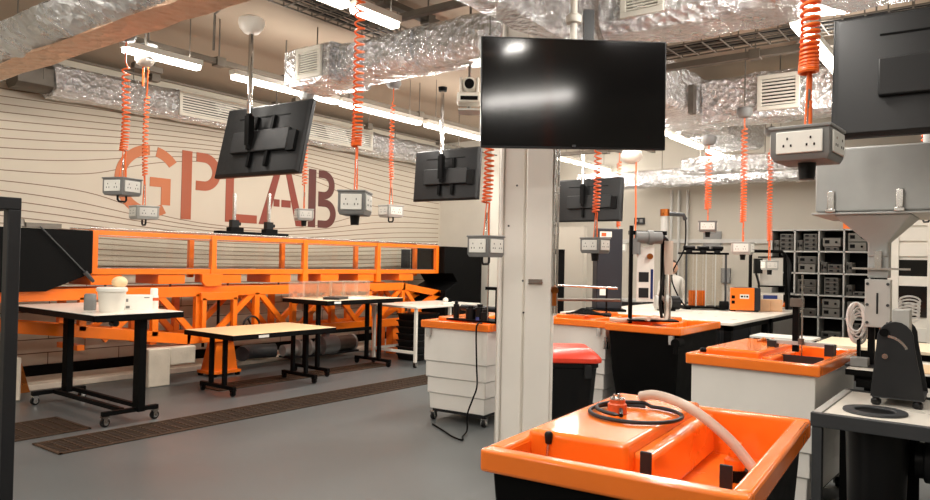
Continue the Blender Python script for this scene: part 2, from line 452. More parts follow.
# batten lights
def batten(x0, x1, y, label):
    t = thing('batten_light', label, 'ceiling light', ((x0+x1)/2,y,3.4), 0, 'lit batten lights in rows')
    L = (x1-x0)/2
    obj('housing', MB().box(-L,L,-.05,.05,.02,.075), M['lampb'], t, bev=.006)
    obj('diffuser', MB().prism([(-.045,.02),(-.036,-.02),(.036,-.02),(.045,.02)],'x',-L+.02,L-.02), M['lamp'], t, label='glowing white diffuser')
    for s in (-.7,.7): obj('hanger_rod', MB().cyl((L*s,0,.075),(L*s,0,H-3.4),.005,n=6), M['galv'], t)
    # the half round diffuser throws light down and to both sides; the uplight is added to brighten the ceiling
    for nm, power, rx, dy, dz in (('batten_glow',22,48,-.05,-.02),('batten_glow',22,-48,.05,-.02),('ceiling_fill',7,180,0,.085)):
        ld = bpy.data.lights.new(nm,'AREA'); ld.shape = 'RECTANGLE'; ld.size = x1-x0-.05; ld.size_y = .06
        ld.energy = power*(x1-x0)/1.5; ld.color = (1.0,.95,.885)
        lo = bpy.data.objects.new(nm, ld); link(lo, t); lo.location = (0,dy,dz); lo.rotation_euler = (-R(rx),0,0)
    return t
rows = [
 (6.25, [(-2.2,-.7,'added fill batten of the left row behind the camera'),(.2,1.7,'added fill batten of the left row at the left of the camera'),(3.18,3.95,'left most lit batten, between the two left orange cords'),(4.3,5.72,'lit batten passing behind the end grille of the middle duct'),(5.77,7.2,'lit batten behind the middle orange coiled cord'),(7.3,8.75,'lit batten behind the left hanging television backs'),(8.85,10.0,'lit batten of the left row behind the second television back'),(10.1,11.3,'lit batten of the left row hidden by the white column'),(11.4,12.8,'far lit batten seen right of the white column')]),  # battens beside and behind the camera are added for frontal fill
 (3.8,  [(-3.0,-1.5,'added fill batten of the second row behind the camera'),(.4,1.9,'lit batten of the second row near the camera'),(3.1,3.55,'lit batten behind the top of the coiled cord at the upper middle'),(3.6,4.08,'short lit end of the batten right of the upper middle cord'),(5.5,6.9,'lit batten of the second row hidden behind the big television, nearest'),(7.0,8.3,'lit batten of the second row hidden behind the big television, middle'),(8.4,9.6,'lit batten of the second row hidden behind the big television, farthest'),(9.72,10.94,'lit batten just right of the big television'),(11.26,12.4,'small far lit batten beyond the big television')]),  # the batten behind the camera is added fill light
 (1.28, [(-3.4,-1.9,'added fill batten of the third row behind the camera'),(-1.5,0,'lit batten overhead at the near right'),(1.6,3.1,'lit batten overhead in front of the right television back'),(3.9,4.9,'lit batten above the right television back'),(5.66,7.32,'bright lit batten beside the near coiled cord at the right'),(7.4,8.3,'lit batten behind the right television back')]),  # batten behind the camera is put in to light facing sides
 (-1.25,[(.5,2,'added fill batten in the row right of the view, nearest'),(5.75,7.2,'added fill batten in the row right of the view, middle'),(9,10.5,'added fill batten in the row right of the view, farthest')]),  # unseen row added for more frontal light
]
for y, ls in rows:
    for x0, x1, lb in ls: batten(x0, x1, y, lb)

# trunking, struts and cable trays
def trunk(label, p0, p1, w=.06, h=.06, rods=(), m='tray'):
    t = thing('cable_trunking', label, 'cable trunking')
    obj('channel', MB().bar(p0,p1,w,h), M[m], t)
    p0, p1 = Vector(p0), Vector(p1)
    for s in rods:
        q = p0.lerp(p1,s); obj('hanger_rod', MB().cyl(q,(q.x,q.y,H),.008,n=8), M['galv'], t)
        obj('bracket', MB().cbox((q.x,q.y,q.z),(.1,.1,.09)), M['tray'], t)
    return t
trunk('grey trunking just behind the left batten row', (2.9,6.55,3.6),(9.5,6.55,3.6),.07,.05,(.22,.35,.5,.7))
trunk('grey trunking above the second batten row at the upper middle', (2.5,4.36,3.84),(12.5,4.36,3.84),.08,.05,(.2,.26,.45,.7))
trunk('thin grey cable line running above the wall duct', (2.7,8.0,3.66),(11.5,8.0,3.66),.02,.02,(.2,.4,.6,.8))
trunk('grey trunking right of the near coiled cord', (6.2,1.68,3.86),(12.0,1.68,3.86),.07,.05,(.1,.4,.7))
trunk('grey strut across the ceiling right of the television', (7.1,2.88,3.62),(7.1,-.8,3.62),.08,.06,(.25,.6))
trunk('grey strut across the ceiling at the upper left corner', (3.5,9.4,3.9),(3.5,7.4,3.9),.08,.06)
trunk('grey strut across the ceiling near the middle duct', (4.6,4.6,3.7),(4.6,3.0,3.7),.06,.05,(.1,))
trunk('grey pipe run across the far ceiling', (9.6,6.0,3.25),(9.6,3.9,3.25),.05,.05,(.2,.6))
trunk('grey trunking along the far ceiling over the doorway', (9.0,5.0,3.58),(12.0,5.0,3.58),.06,.06,(.3,.7))
for x, y, z, lb in ((3.1,7.6,3.62,'short dark strut piece left of the first cord'),(4.1,7.5,3.62,'short dark strut piece right of the leftmost batten'),(6.1,7.3,3.6,'short dark strut piece behind the middle cord'),(9.0,7.0,3.6,'short dark strut piece above the second hanging television')):
    t = thing('strut_bracket', lb, 'bracket', (x,y,z))
    obj('channel', MB().box(-.16,.16,-.04,.04,-.03,.03), M['tray'], t); obj('hanger_rod', MB().cyl((0,0,-.32),(0,0,H-z),.006,n=6), M['galv'], t)
def basket(label, axis, c0, c1, a, b, z):
    t = thing('cable_tray', label, 'cable tray'); m = MB()
    P = (lambda u,v,w:(u,v,w)) if axis == 'x' else (lambda u,v,w:(v,u,w))
    for c, dz in ((c0,0),(c0,.055),(c1,0),(c1,.055),((c0+c1)/2,0),(c0*.75+c1*.25,0),(c0*.25+c1*.75,0)):
        m.bar(P(a,c,z+dz),P(b,c,z+dz),.012)
    n = int(abs(b-a)/.16)
    for k in range(n+1):
        u = a+(b-a)*k/n
        m.bar(P(u,c0,z-.006),P(u,c1,z-.006),.01); m.bar(P(u,c0,z),P(u,c0,z+.06),.01); m.bar(P(u,c1,z),P(u,c1,z+.06),.01)
    obj('wire_basket', m, M['tray'], t)
    cb = MB()
    for k in range(4): c = c0+(c1-c0)*(.25+.17*k); cb.tube([P(a+(b-a)*i/12, c+.012*math.sin(i*1.7+k), z+.016) for i in range(13)], .009, 6)
    obj('cable', cb, M['dark'], t)
    for s in (.2,.5,.8):
        u = a+(b-a)*s; obj('hanger_rod', MB().cyl(P(u,c0,z),P(u,c0,H),.007,n=6), M['galv'], t)
basket('wire cable tray above the middle duct, left of the upper cord','x', 4.9, 5.28, 3.5, 6.3, 3.88)
basket('wire cable tray crossing behind the right end of the television','y', 6.35, 6.75, 2.7, -1.0, 3.6)
# bent conduit, domes, dish lamps
single('conduit_pipe', MB().tube([(3.6,6.55,3.62),(4.0,6.6,3.62)],.008).tube([(3.9,5.6,3.98),(4.02,6.0,3.98),(4.06,6.2,3.95),(4.07,6.22,3.6)],.013,8), M['galv'], 'bent grey conduit dropping from the ceiling left of the white dome', 'conduit')

# ------------------------------------------------------------------ hanging socket boxes on coiled cords
def socket(loc, w, h, rz, label, ztop, len_coil, gap, rc=.022, rod=True, knob=True, tight=.4, hm='lgrey', turns=None, d=None):
    """loc is the box centre"""
    t = thing('socket_box', label, 'hanging socket', loc, rz, None)
    d = d or w
    def ring(s, z): return [(-w/2*s,-d/2*s,z),(w/2*s,-d/2*s,z),(w/2*s,d/2*s,z),(-w/2*s,d/2*s,z)]
    obj('housing', MB().loft([ring(.9,-h/2),ring(1,-h/2+.02),ring(1,h/2-.012),ring(1.06,h/2-.012),ring(1.06,h/2)]), M[hm], t, bev=.004)
    for k in range(4):
        a = k*math.pi/2; ww = w if k % 2 == 0 else d; dd = d if k % 2 == 0 else w
        b = MB(); b.M = Matrix.Rotation(a,4,'Z'); b.box(-ww*.39,ww*.39,-dd/2-.008,-dd/2,-h*.3,h*.33)
        p = obj('socket_plate', b, M['plate'], t, bev=.003)
        hb = MB(); hb.M = b.M; u = ww*.39
        for c in (-.5,.5):
            for dx, dz in ((0,.10),(-.16,-.10),(.16,-.10)):
                hb.cbox((u*(c+dx), -dd/2-.0085, h*(dz+.02)), (u*.07,.002,h*.07))
        obj('pin_holes', hb, M['black'], p)
    if knob:
        obj('handle', MB().tube([(-w*.22,0,-h/2),(-w*.22,0,-h/2-.035),(-w*.15,0,-h/2-.05),(w*.15,0,-h/2-.05),(w*.22,0,-h/2-.035),(w*.22,0,-h/2)],.009,8), M['blackp'], t, label='black carrying handle')
    else:
        obj('plug_inlet', MB().cyl((0,0,-h/2),(0,0,-h/2-.06),.032,.026,16), M['blackp'], t, label='black round plug below the box')
    zc = h/2+gap; za = zc+len_coil                                # relative heights of the coil
    obj('hook', MB().tube([(0,0,h/2),(0,0,h/2+gap*.35),(.012,0,h/2+gap*.42),(0,0,h/2+gap*.5),(-.012,0,h/2+gap*.42),(0,0,h/2+gap*.36)],.003,6).cyl((0,0,h/2+gap*.5),(0,0,h/2+gap*.7),.009,n=8), M['steel'], t)
    rw = .0058 if rc < .03 else .007
    pts = []; turns = turns or int(len_coil/.036)
    nseg = 11
    for i in range(turns*nseg+1):
        s = i/(turns*nseg); a = 2*math.pi*i/nseg
        q = s*(1-tight*(1-s))                                       # closer pitch at the bottom
        sway = .02*math.sin(s*3.0)
        pts.append((rc*math.cos(a)+sway, rc*math.sin(a), zc+len_coil*q))
    c = MB().tube(pts, rw, 6)
    obj('coiled_cord', c, M['cord'], t, label='orange coiled cord')
    l = MB().tube([pts[0],(rc*.8,0,zc-.3*gap),(w*.16,0,h/2+.3*gap),(w*.18,0,h/2)],rw,6)
    l.tube([(0,0,zc+.01),(-w*.08,0,zc-.5*gap),(-w*.16,0,h/2)],rw*.6,6)
    obj('cord_tail', l, M['cord'], t)
    if ztop is not None:
        zt = ztop-loc[2]
        if zt > za+.02: obj('cord_riser', MB().tube([pts[-1],(0,0,za+.04),(0,0,zt)],rw,6), M['cord'], t)
        obj('ceiling_reel', MB().lathe([(.02,0),(.06,.01),(.085,.05),(.08,.11),(.03,.13)],(0,0,zt)), M['grey'], t, label='round grey ceiling reel')
        if rod and zt+.12 < H-loc[2]: obj('hanger_rod', MB().cyl((0,0,zt+.12),(0,0,H-loc[2]),.008,n=8), M['galv'], t)
    return t
socket((3.13,6.08,2.17),.215,.15,R(18),'grey socket box on the leftmost orange coiled cord',3.42,.72,.24,.03,hm='grey',tight=.55)
socket((3.49,6.37,1.98),.20,.125,R(81),'small pale socket box on the second coiled cord from the left',3.42,.74,.28,.022,hm='lgrey',tight=.3)
socket((5.16,6.12,2.06),.17,.125,R(61),'pale socket box hanging in front of the letter B of GPLAB',3.30,.78,.26,.026,rod=False,knob=False,tight=.1)
socket((3.23,3.34,1.95),.215,.155,R(33),'grey double socket box on the big middle cord right of the letter B',3.85,1.55,.29,.03,knob=False,hm='grey',tight=.75,turns=36,d=.17)
socket((5.87,5.50,2.13),.20,.135,R(78),'pale socket box between the middle cord and the second television back',3.5,.85,.28,.024,hm='lgrey',tight=.3)
socket((4.24,3.03,1.705),.19,.155,R(-2),'grey socket box hanging beside the left edge of the white column',3.1,.62,.24,.033,hm='grey',tight=.35)
socket((5.15,2.62,1.74),.17,.125,R(-3),'socket box hanging in front of the dark blue cabinet right of the column',3.14,.8,.2,.026,hm='grey',rod=False,knob=False,tight=.4)
socket((10.2,4.80,1.85),.20,.14,R(37),'small far socket box seen beyond the dark blue cabinet',3.3,1.0,.25,.03,hm='lgrey',knob=False)
socket((8.5,2.86,2.06),.20,.13,R(18),'far socket box hanging above the glass tube apparatus',3.02,.7,.14,.035,hm='grey',rod=False,knob=False)
socket((8.24,2.38,1.80),.20,.14,R(5),'far socket box hanging left of the black shelving over the white board',3.25,1.05,.22,.03,hm='lgrey',knob=False)
socket((9.6,2.44,1.62),.16,.12,R(37),'farthest socket box hanging by the corner of the black shelving',3.25,1.15,.25,.03,hm='lgrey',knob=False)
socket((2.855,.60,2.045),.20,.125,R(-3),'large near socket box in front of the right television back',3.9,.72,.21,.03,hm='grey',knob=False,tight=.82,turns=26)
socket((7.75,.62,2.15),.2,.125,R(37),'socket box behind the grey hopper at the right edge',3.6,1.0,.2,.03,hm='grey',tight=.6)
# white dome on the ball reel
for loc, r, lb in (((8.4,3.79,2.96),.13,'white ball shaped ceiling reel right of the column'),((3.42,6.3,3.38),.09,'pale dish reel behind the leftmost batten')):
    t = thing('ceiling_reel', lb, 'cable reel', loc)
    obj('dome', MB().ball((0,0,0),r,20,.85), M['white'], t); obj('hanger_rod', MB().cyl((0,0,r*.8),(0,0,H-loc[2]),.01,n=8), M['galv'], t)
    obj('cord_tail', MB().tube([(0,-.06,-.05),(0,-.06,-.4),(.02,-.06,-.8),(0,-.06,-1.1)] if r > .1 else [(0,.02,-.05),(0,.02,-.25)],.01,6), M['cord'], t)

# ------------------------------------------------------------------ televisions
def television(loc, rz, w, h, tilt, label, pole_dx=0.0, zcan=None, canopy='white', roll=0, pole='chrome'):
    """local +x is the way the screen looks; loc is the panel centre"""
    t = thing('television', label, 'television', loc, rz)
    T = Matrix.Rotation(R(roll),4,'X') @ Matrix.Rotation(R(tilt),4,'Y')
    b = MB(); b.M = T; b.box(-.02,.02,-w/2,w/2,-h/2,h/2)
    obj('bezel', b, M['blackp'], t, bev=.004)
    b = MB(); b.M = T; b.box(.02,.0225,-w/2+.008,w/2-.008,-h/2+.014,h/2-.008)
    obj('screen', b, M['screen'], t)
    b = MB(); b.M = T
    r = lambda s, x: [(x,-w/2*s,-h/2*s),(x,w/2*s,-h/2*s),(x,w/2*s,h/2*s),(x,-w/2*s,h/2*s)]
    b.loft([r(.985,-.02),r(.96,-.035),r(.93,-.045)])
    bk = obj('back_shell', b, M['tvback'], t, label='grained black back shell')
    b = MB(); b.M = T; b.box(-.09,-.045,-w*.36,w*.30,-h*.2,h*.10)
    obj('rear_housing', b, M['tvback'], bk, bev=.008)
    b = MB(); b.M = T
    b.box(-.05,-.044,-w*.3,w*.3,h*.30,h*.315)
    obj('mount_rail', b, M['black'], t)
    for y in (-w*.14, w*.06):
        b = MB(); b.M = T
        b.box(-.08,-.045,y-.016,y+.016,-h*.40,h*.30)
        obj('mount_arm', b, M['black'], t)
    b = MB(); b.M = T; b.box(-.085,-.045,-w*.36-.09,-w*.36,-h*.22,h*.05)
    obj('cable_box', b, M['black'], t)
    zp = (zcan or H)-loc[2]
    obj('pole_clamp', MB().box(-.15,-.085,pole_dx-.03,pole_dx+.03,-.06,.22).cyl((-.12,pole_dx,-.1),(-.12,pole_dx,.24),.03,n=14), M['black'], t)
    pl = obj('pole', MB().cyl((-.12,pole_dx,.2),(-.12,pole_dx,zp),.024,n=18), M[pole], t, label='ceiling pole')
    if canopy == 'dome': obj('canopy', MB().lathe([(.02,-.10),(.07,-.09),(.11,-.045),(.125,0),(.12,.04),(.06,.07)],(-.12,pole_dx,zp-.05)), M['white'], t, label='white dome canopy')
    else: obj('canopy', MB().lathe([(.03,0),(.05,.0),(.055,.05),(.03,.055)],(-.12,pole_dx,zp-.06)), M['white' if canopy == 'white' else 'black'], t)
    return t
television((4.30,5.71,2.71),R(4),1.18,.72,13,'tilted black television back hanging over the letters P and L',.07,3.86,'dome')
television((6.85,5.5,2.64),R(2),.98,.635,4,'second black television back hanging left of the big screen',.0,3.7,'black')
television((9.9,5.15,2.56),R(-1),1.12,.66,3,'farthest black television back seen right of the white column',.05,3.4,'white')
television((4.82,.25,2.735),R(2),1.24,.74,6,'near black television back at the upper right corner',-.05,None,'white')
tv = television((4.29,2.36,2.735),R(37.2+180+6),1.27,.735,2.2,'big black switched off television screen in front of the white column',0.02,None,'white',roll=1.2,pole='white')
obj('pole_collar', MB().lathe([(.03,0),(.052,.005),(.055,.05),(.04,.065),(.03,.065)],(-.12,.02,.52)), M['white'], tv)
obj('status_light', MB().box(.02,.026,-.012,.012,-.356,-.344), M['dgrey'], tv)
obj('mount_bracket', MB().box(-.14,-.10,.09,.16,.2,.62).box(-.15,-.09,.11,.14,.35,.42), M['dgrey'], tv)
# ceiling camera
t = thing('ceiling_camera', 'white pan tilt ceiling camera left of the big screen', 'camera', (5.02,3.80,3.0), R(37.2+180))
obj('base', MB().box(-.1,.1,-.105,.105,-.03,.06), M['white'], t, bev=.02)
obj('base_window', MB().box(.1,.103,-.075,.075,-.012,.022), M['black'], t)
obj('yoke', MB().box(-.06,.06,-.085,-.06,.06,.2).box(-.06,.06,.06,.085,.06,.2), M['white'], t, bev=.012)
hd = obj('head', MB().ball((0,0,.135),.075,20), M['white'], t)
obj('lens', MB().cyl((.05,0,.135),(.085,0,.135),.042,n=20), M['black'], hd)
obj('bracket', MB().box(-.12,.1,-.09,.1,-.1,-.085).box(-.12,-.09,-.02,.02,-.1,-.03), M['lgrey'], t)
obj('hanger_rod', MB().cyl((-.1,0,-.09),(-.1,0,H-3.0),.012,n=10), M['galv'], t)

# ------------------------------------------------------------------ white column
t = thing('steel_column', 'white painted steel column standing in the middle of the room', 'column', (4.815,3.04,0), R(37.2-90))
# local x runs to the right of the view, local y away from it
c = MB(); w = .222
c.box(-w,-w+.025,-.02,.20,0,H); c.box(w-.03,w-.005,-.02,.20,0,H); c.box(-w,w-.04,.02,.20,0,H)
obj('column_shaft', c, M['column'], t, bev=.006)
obj('cover_board', MB().box(-.012,.19,-.035,.03,0,H), M['column'], t, bev=.004)
obj('cover_board', MB().box(-.185,-.03,.0,.03,0,H), M['column'], t, bev=.004)
obj('conduit', MB().cyl((w-.012,-.03,1.2),(w-.012,-.03,H),.010,n=10).cyl((w+.014,-.02,1.2),(w+.014,-.02,H),.010,n=10), M['steel'], t, label='grey conduit pipes up the column edge')
obj('bracket', MB().box(.01,.12,-.07,-.035,1.435,1.445).box(.01,.12,-.04,-.035,1.425,1.465), M['steel'], t)
tp = obj('outlet_tap', MB().cyl((w-.005,-.03,1.26),(w-.005,-.03,1.38),.018,n=12).cyl((w-.005,-.05,1.38),(w-.005,.04,1.40),.03,n=12), M['brass'], t)
sw = MB()
for x, z in ((-.09,2.2),(-.03,1.45),(-.15,1.88),(-.02,1.2)): sw.cyl((x,-.004,z),(x,.002,z),.008,n=10)
obj('bolt', sw, M['dgrey'], t)

# ------------------------------------------------------------------ wheelie bin
t = thing('waste_bin', 'black waste bin with red lid behind the white column', 'bin', (5.56,3.15,0), R(37.2-90))
def rr(hx, hy, z): return [(sx*hx*a, sy*hy*b, z) for sx, sy, a, b in ((-1,-1,1,.8),(-1,-1,.85,1),(1,-1,.85,1),(1,-1,1,.8),(1,1,1,.8),(1,1,.85,1),(-1,1,.85,1),(-1,1,1,.8))]
obj('bin_body', MB().loft([rr(.22,.2,0),rr(.235,.215,.1),rr(.285,.25,.71),rr(.30,.262,.715),rr(.30,.262,.755)]), M['blackp'], t, bev=.008)
obj('lid', MB().loft([rr(.325,.285,.755),rr(.325,.285,.79),rr(.30,.26,.82),rr(.24,.2,.87),rr(.10,.1,.875)]), M['red'], t, bev=.01, label='red lid')
for x in (-.2,.2): obj('clip', MB().box(x-.03,x+.03,-.285,-.255,.63,.74), M['dark'], t, bev=.006)

# ------------------------------------------------------------------ black frame at the left edge
t = thing('equipment_frame', 'black square section steel frame at the left edge of the view', 'frame')
obj('post', MB().bar((1.043,2.775,0),(1.043,2.775,1.745),.042), M['dark'], t, bev=.003)
obj('post', MB().bar((.25,2.775,0),(.25,2.775,1.745),.042), M['dark'], t, bev=.003)
obj('top_rail', MB().box(.229,1.064,2.754,2.796,1.745,1.787), M['dark'], t, bev=.003)
obj('top_rail', MB().box(1.022,1.064,2.796,3.6,1.745,1.787), M['dark'], t, bev=.003)
obj('post', MB().bar((1.043,3.58,0),(1.043,3.58,1.745),.042), M['dark'], t, bev=.003)

# ------------------------------------------------------------------ the orange flume
FY = 8.32; FB = 8.82
fl = thing('water_flume', 'long orange framed glass sided water flume along the cream wall', 'water flume', (7.0,8.55,0))
def fp(name, b, m, **k):
    o = obj(name, b, m, fl, **k); o.matrix_parent_inverse = Matrix.Translation((-7.0,-8.55,0)); return o
X0, X1 = 3.93, 10.12
for y in (FY, FB):
    fp('top_rail', MB().box(X0,X1,y-.03,y+.03,1.80,1.86), M['orange'], bev=.004)
    fp('bottom_rail', MB().box(X0,X1,y-.035,y+.035,1.355,1.425), M['orange'], bev=.004)
fp('gauge_rail', MB().cyl((X0,FY,1.885),(X1,FY,1.885),.012,n=8).cyl((X0,FB,1.885),(X1,FB,1.885),.012,n=8), M['steel'])
fp('gauge_bed', MB().box(X0,X1,FY+.1,FB-.1,1.36,1.40), M['lgrey'])
ups = (X0+.035,5.5,7.03,8.57,X1-.035)
for i, x in enumerate(ups):
    fp('upright', MB().prism([(x-.06,1.22),(x+.06,1.22),(x+.035,1.5),(x+.035,1.86),(x-.035,1.86),(x-.035,1.5)] if 0 < i < 4 else [(x-.035,1.36),(x+.035,1.36),(x+.035,1.86),(x-.035,1.86)],'y',FY-.05,FY+.02), M['orange'], bev=.004)
    fp('upright', MB().box(x-.035,x+.035,FB-.03,FB+.03,1.3,1.86), M['orange'], bev=.004)
for a, b in zip(ups, ups[1:]):
    fp('glass_panel', MB().box(a+.035,b-.035,FY-.004,FY+.004,1.425,1.80), M['glass'])
    fp('glass_panel', MB().box(a+.035,b-.035,FB-.004,FB+.004,1.425,1.80), M['glass'])
for k in range(2): fp('bolt_strip', MB().box(X0+.01,X1-.01,FY-.034,FY-.03,1.425+.372*k,1.435+.372*k), M['steel'])
for k, x in enumerate((4.14,4.95,5.78,6.62,7.55,8.33,9.3)):
    fp('support_block', MB().box(x-.2,x+.16,FY-.02,FB+.02,1.235,1.35), M['orange'], bev=.006)
    fp('jack_rod', MB().cyl((x,FY+.05,1.15),(x,FY+.05,1.26),.014,n=8), M['dgrey'])
fp('clamp', MB().prism([(5.3,1.36),(5.3,1.26),(5.36,1.20),(5.58,1.20),(5.6,1.36)],'y',FY-.1,FY-.05), M['orange'], bev=.004)
# truss
for y in (FY, FB):
    fp('top_chord', MB().box(2.4,9.25,y-.035,y+.035,1.07,1.20), M['orange'], bev=.004)
    fp('bottom_chord', MB().bar((2.2,y,.94),(5.2,y,.53),.07,.13).bar((5.15,y,.535),(9.2,y,.535),.07,.13), M['orange'], bev=.004)
    fp('end_brace', MB().bar((9.2,y,1.14),(10.25,y,.98),.07,.11).bar((10.2,y,1.0),(9.15,y,.55),.07,.1), M['orange'])
    nodes = (4.72,6.2,7.6,9.2)
    for x in (3.86,)+nodes+(5.3,6.85,8.4): fp('vertical', MB().bar((x,y,.6 if x > 4.5 else .72),(x,y,1.1),.07,.08), M['orange'], bev=.003)
    for x in nodes:
        fp('diagonal', MB().bar((x+.03,y,1.12),(x+.56,y,.57),.05,.075), M['orange'])
        fp('diagonal', MB().bar((x-.03,y,1.12),(x-.62,y,.6),.05,.075), M['orange'])
for x in (3.86,4.72,5.4,6.2,7.0,7.6,8.4,9.2):
    for z in (1.1,.5): fp('cross_member', MB().box(x-.04,x+.04,FY,FB,z,z+.06), M['orange'])
# screw jack + pedestal
fp('jack_frame', MB().box(5.3,5.85,FY-.09,FY-.04,1.02,1.12).box(5.32,5.38,FY-.09,FY-.04,.5,1.05).box(5.78,5.84,FY-.09,FY-.04,.5,1.05), M['orange'], bev=.003)
fp('jack_screw', MB().cyl((5.46,FY+.1,.4),(5.46,FY+.1,1.1),.02,n=10).cyl((5.68,FY+.1,.4),(5.68,FY+.1,1.1),.02,n=10), M['black'])
fp('pedestal', MB().loft([[(5.56,FY-.0,.04),(5.94,FY-.0,.04),(5.94,FY+.3,.04),(5.56,FY+.3,.04)],[(5.63,FY+.02,.58),(5.85,FY+.02,.58),(5.85,FY+.2,.58),(5.63,FY+.2,.58)]]).box(5.53,5.97,FY-.03,FY+.33,.035,.075), M['orange'], bev=.004)
for x, y in ((5.93,FY),(5.57,FY),(5.93,FY+.3),(5.57,FY+.3)): fp('levelling_foot', MB().cyl((x,y,0),(x,y,.04),.035,n=12), M['black'])
fp('leg', MB().box(9.0,9.16,FY,FY+.16,0,.5).box(9.0,9.16,FB-.16,FB,0,.5), M['orange'])
wh = MB(); wh.M = Matrix.Translation((6.02,FY-.16,.66)) @ Matrix.Rotation(R(90),4,'X')
wh.tube([(.13*math.cos(2*math.pi*k/24),.13*math.sin(2*math.pi*k/24),0) for k in range(24)],.014,8,True)
for k in range(3): wh.bar((0,0,0),(.13*math.cos(2.09*k),.13*math.sin(2.09*k),0),.018)
wh.cyl((0,0,-.12),(0,0,.03),.022,n=10)
fp('hand_wheel', wh, M['blackp'], label='black hand wheel')
# black inlet and outlet tanks
fp('inlet_tank', MB().prism([(2.2,1.18),(3.42,1.18),(3.9,1.375),(3.9,1.85),(2.2,1.85)],'y',FY-.14,FB+.14), M['black'], bev=.01, label='black angular inlet tank')
fp('outlet_tank', MB().prism([(10.15,1.85),(11.3,1.85),(11.3,.1),(10.2,.1),(10.2,1.05),(10.55,1.2),(10.4,1.36),(10.15,1.36)],'y',FY-.16,FB+.16), M['black'], bev=.01, label='black outlet tank')
fp('gas_strut', MB().cyl((3.33,FY-.17,1.87),(3.83,FY-.17,1.36),.007,n=8).cyl((3.8,FY-.17,1.39),(3.9,FY-.17,1.28),.026,.018,n=10), M['dgrey'])
fp('tank_fitting', MB().cyl((3.15,FY-.1,1.86),(3.15,FY-.1,1.94),.07,.05,n=14).box(3.2,3.55,FY-.16,FY-.06,1.855,1.905), M['galv'], label='grey fitting on the inlet tank')
fp('rear_scale', MB().box(9.7,9.95,FB-.012,FB-.006,1.44,1.78), M['dark'])
# point gauges on the flume rails
def gauge(x, h, label):
    t = thing('point_gauge', label, 'point gauge', (x,FY+.1,1.897), 0)
    obj('carriage', MB().box(-.27,.3,-.09,.05,0,.035).box(-.09,.12,-.07,.03,.035,.09), M['black'], t, bev=.004)
    obj('scale_rod', MB().box(-.018,.018,-.03,.006,.05,h), M['steel'], t)
    obj('slider', MB().box(-.05,.06,-.045,.03,.09,.19).cyl((.06,-.01,.14),(.1,-.01,.14),.025,n=10), M['blackp'], t)
gauge(5.88,.55,'upright steel point gauge on the flume rail under the letter L')
gauge(6.45,.6,'upright steel point gauge on the flume rail below the letter A')
# concrete blocks
b = MB(); b.box(4.60,4.88,8.2,8.5,0,.46); b.box(4.88,5.22,8.2,8.5,.24,.46)
single('concrete_block', b, M['concrete'], 'whitewashed concrete block under the flume beside the orange pedestal', 'concrete block', bev=.012)
t = thing('concrete_block', 'pale concrete block at the left edge under the flume', 'concrete block')
obj('block', MB().box(2.6,3.3,8.42,8.9,0,.47), M['concrete'], t, bev=.02)
obj('wedge', MB().prism([(3.30,.07),(3.42,.07),(3.32,.42),(3.30,.42)],'y',8.5,8.8), M['brass'], t)

# ------------------------------------------------------------------ tables
def caster(parent, x, y, r=.045, metal=True):
    b = MB(); b.cyl((x,y-.014,r),(x,y+.014,r),r,n=16)
    c = obj('caster', b, M['blackp'], parent)
    f = MB(); f.box(x-.02,x+.02,y-.028,y-.018,r*.7,r*2.1); f.box(x-.02,x+.02,y+.018,y+.028,r*.7,r*2.1); f.box(x-.03,x+.03,y-.03,y+.03,r*2.1,r*2.35); f.cyl((x,y-.03,r),(x,y+.03,r),r*.55,n=12)
    obj('caster_fork', f, M['steel' if metal else 'black'], c)
def bench(label, x0,x1,y0,y1,z, top, axis, inset, foot0, foot1, legm='black', leg_w=.05, cas=.045, pairs=True, metal=True, th=.03, apron=.05, legd=.09, edge='black'):
    """height adjustable bench: legs at the two ends, T feet across the short side; axis = long axis"""
    cx, cy = (x0+x1)/2,(y0+y1)/2
    t = thing('work_table', label, 'table', (cx,cy,0))
    hx, hy = (x1-x0)/2,(y1-y0)/2
    obj('table_top', MB().box(-hx,hx,-hy,hy,z-.022,z), M[top], t, bev=.003, label='pale table top')
    obj('edge_band', MB().box(-hx-.003,hx+.003,-hy-.003,-hy+.02,z-.06,z-.004).box(-hx-.003,hx+.003,hy-.02,hy+.003,z-.06,z-.004).box(-hx-.003,-hx+.02,-hy,hy,z-.06,z-.004).box(hx-.02,hx+.003,-hy,hy,z-.06,z-.004), M[edge], t)
    obj('under_frame', MB().box(-hx+.08,hx-.08,-hy+.1,hy-.1,z-.075,z-.022), M[legm], t)
    L = hx if axis == 'x' else hy; S = hy if axis == 'x' else hx
    P = (lambda u,v,w:(u,v,w)) if axis == 'x' else (lambda u,v,w:(v,u,w))
    for s in (-1,1):
        u = s*(L-inset)
        ft = MB().bar(P(u,foot0,cas*2.4+.02),P(u,foot1,cas*2.4+.02),.05,.04)
        f = obj('foot', ft, M[legm], t, bev=.003)
        vs = (((foot0+foot1)/2-.13),((foot0+foot1)/2+.13)) if pairs else ((foot0+foot1)/2+.08,)
        for v in vs: obj('leg', MB().bar(P(u,v,cas*2.4),P(u,v,z-.06),leg_w,legd if not pairs else leg_w), M[legm], t, bev=.003)
        for v in (foot0+.03, foot1-.03):
            p = P(u,v,0); caster(t, p[0], p[1], cas, metal)
    return t
t = bench('tall black legged work table with white top and bucket at the left', 3.12,3.98,6.48,8.26,1.045,'laminate','y',.15,-.27,.27,leg_w=.11,pairs=False,cas=.042,legd=.07)
obj('stretcher', MB().bar((-.06,-.7,.125),(-.06,.7,.125),.04).bar((.14,-.7,.125),(.14,.7,.125),.04), M['black'], t)
obj('lever', MB().cyl((-.20,-.82,.955),(-.20,-.74,.955),.03,n=10), M['blackp'], t)
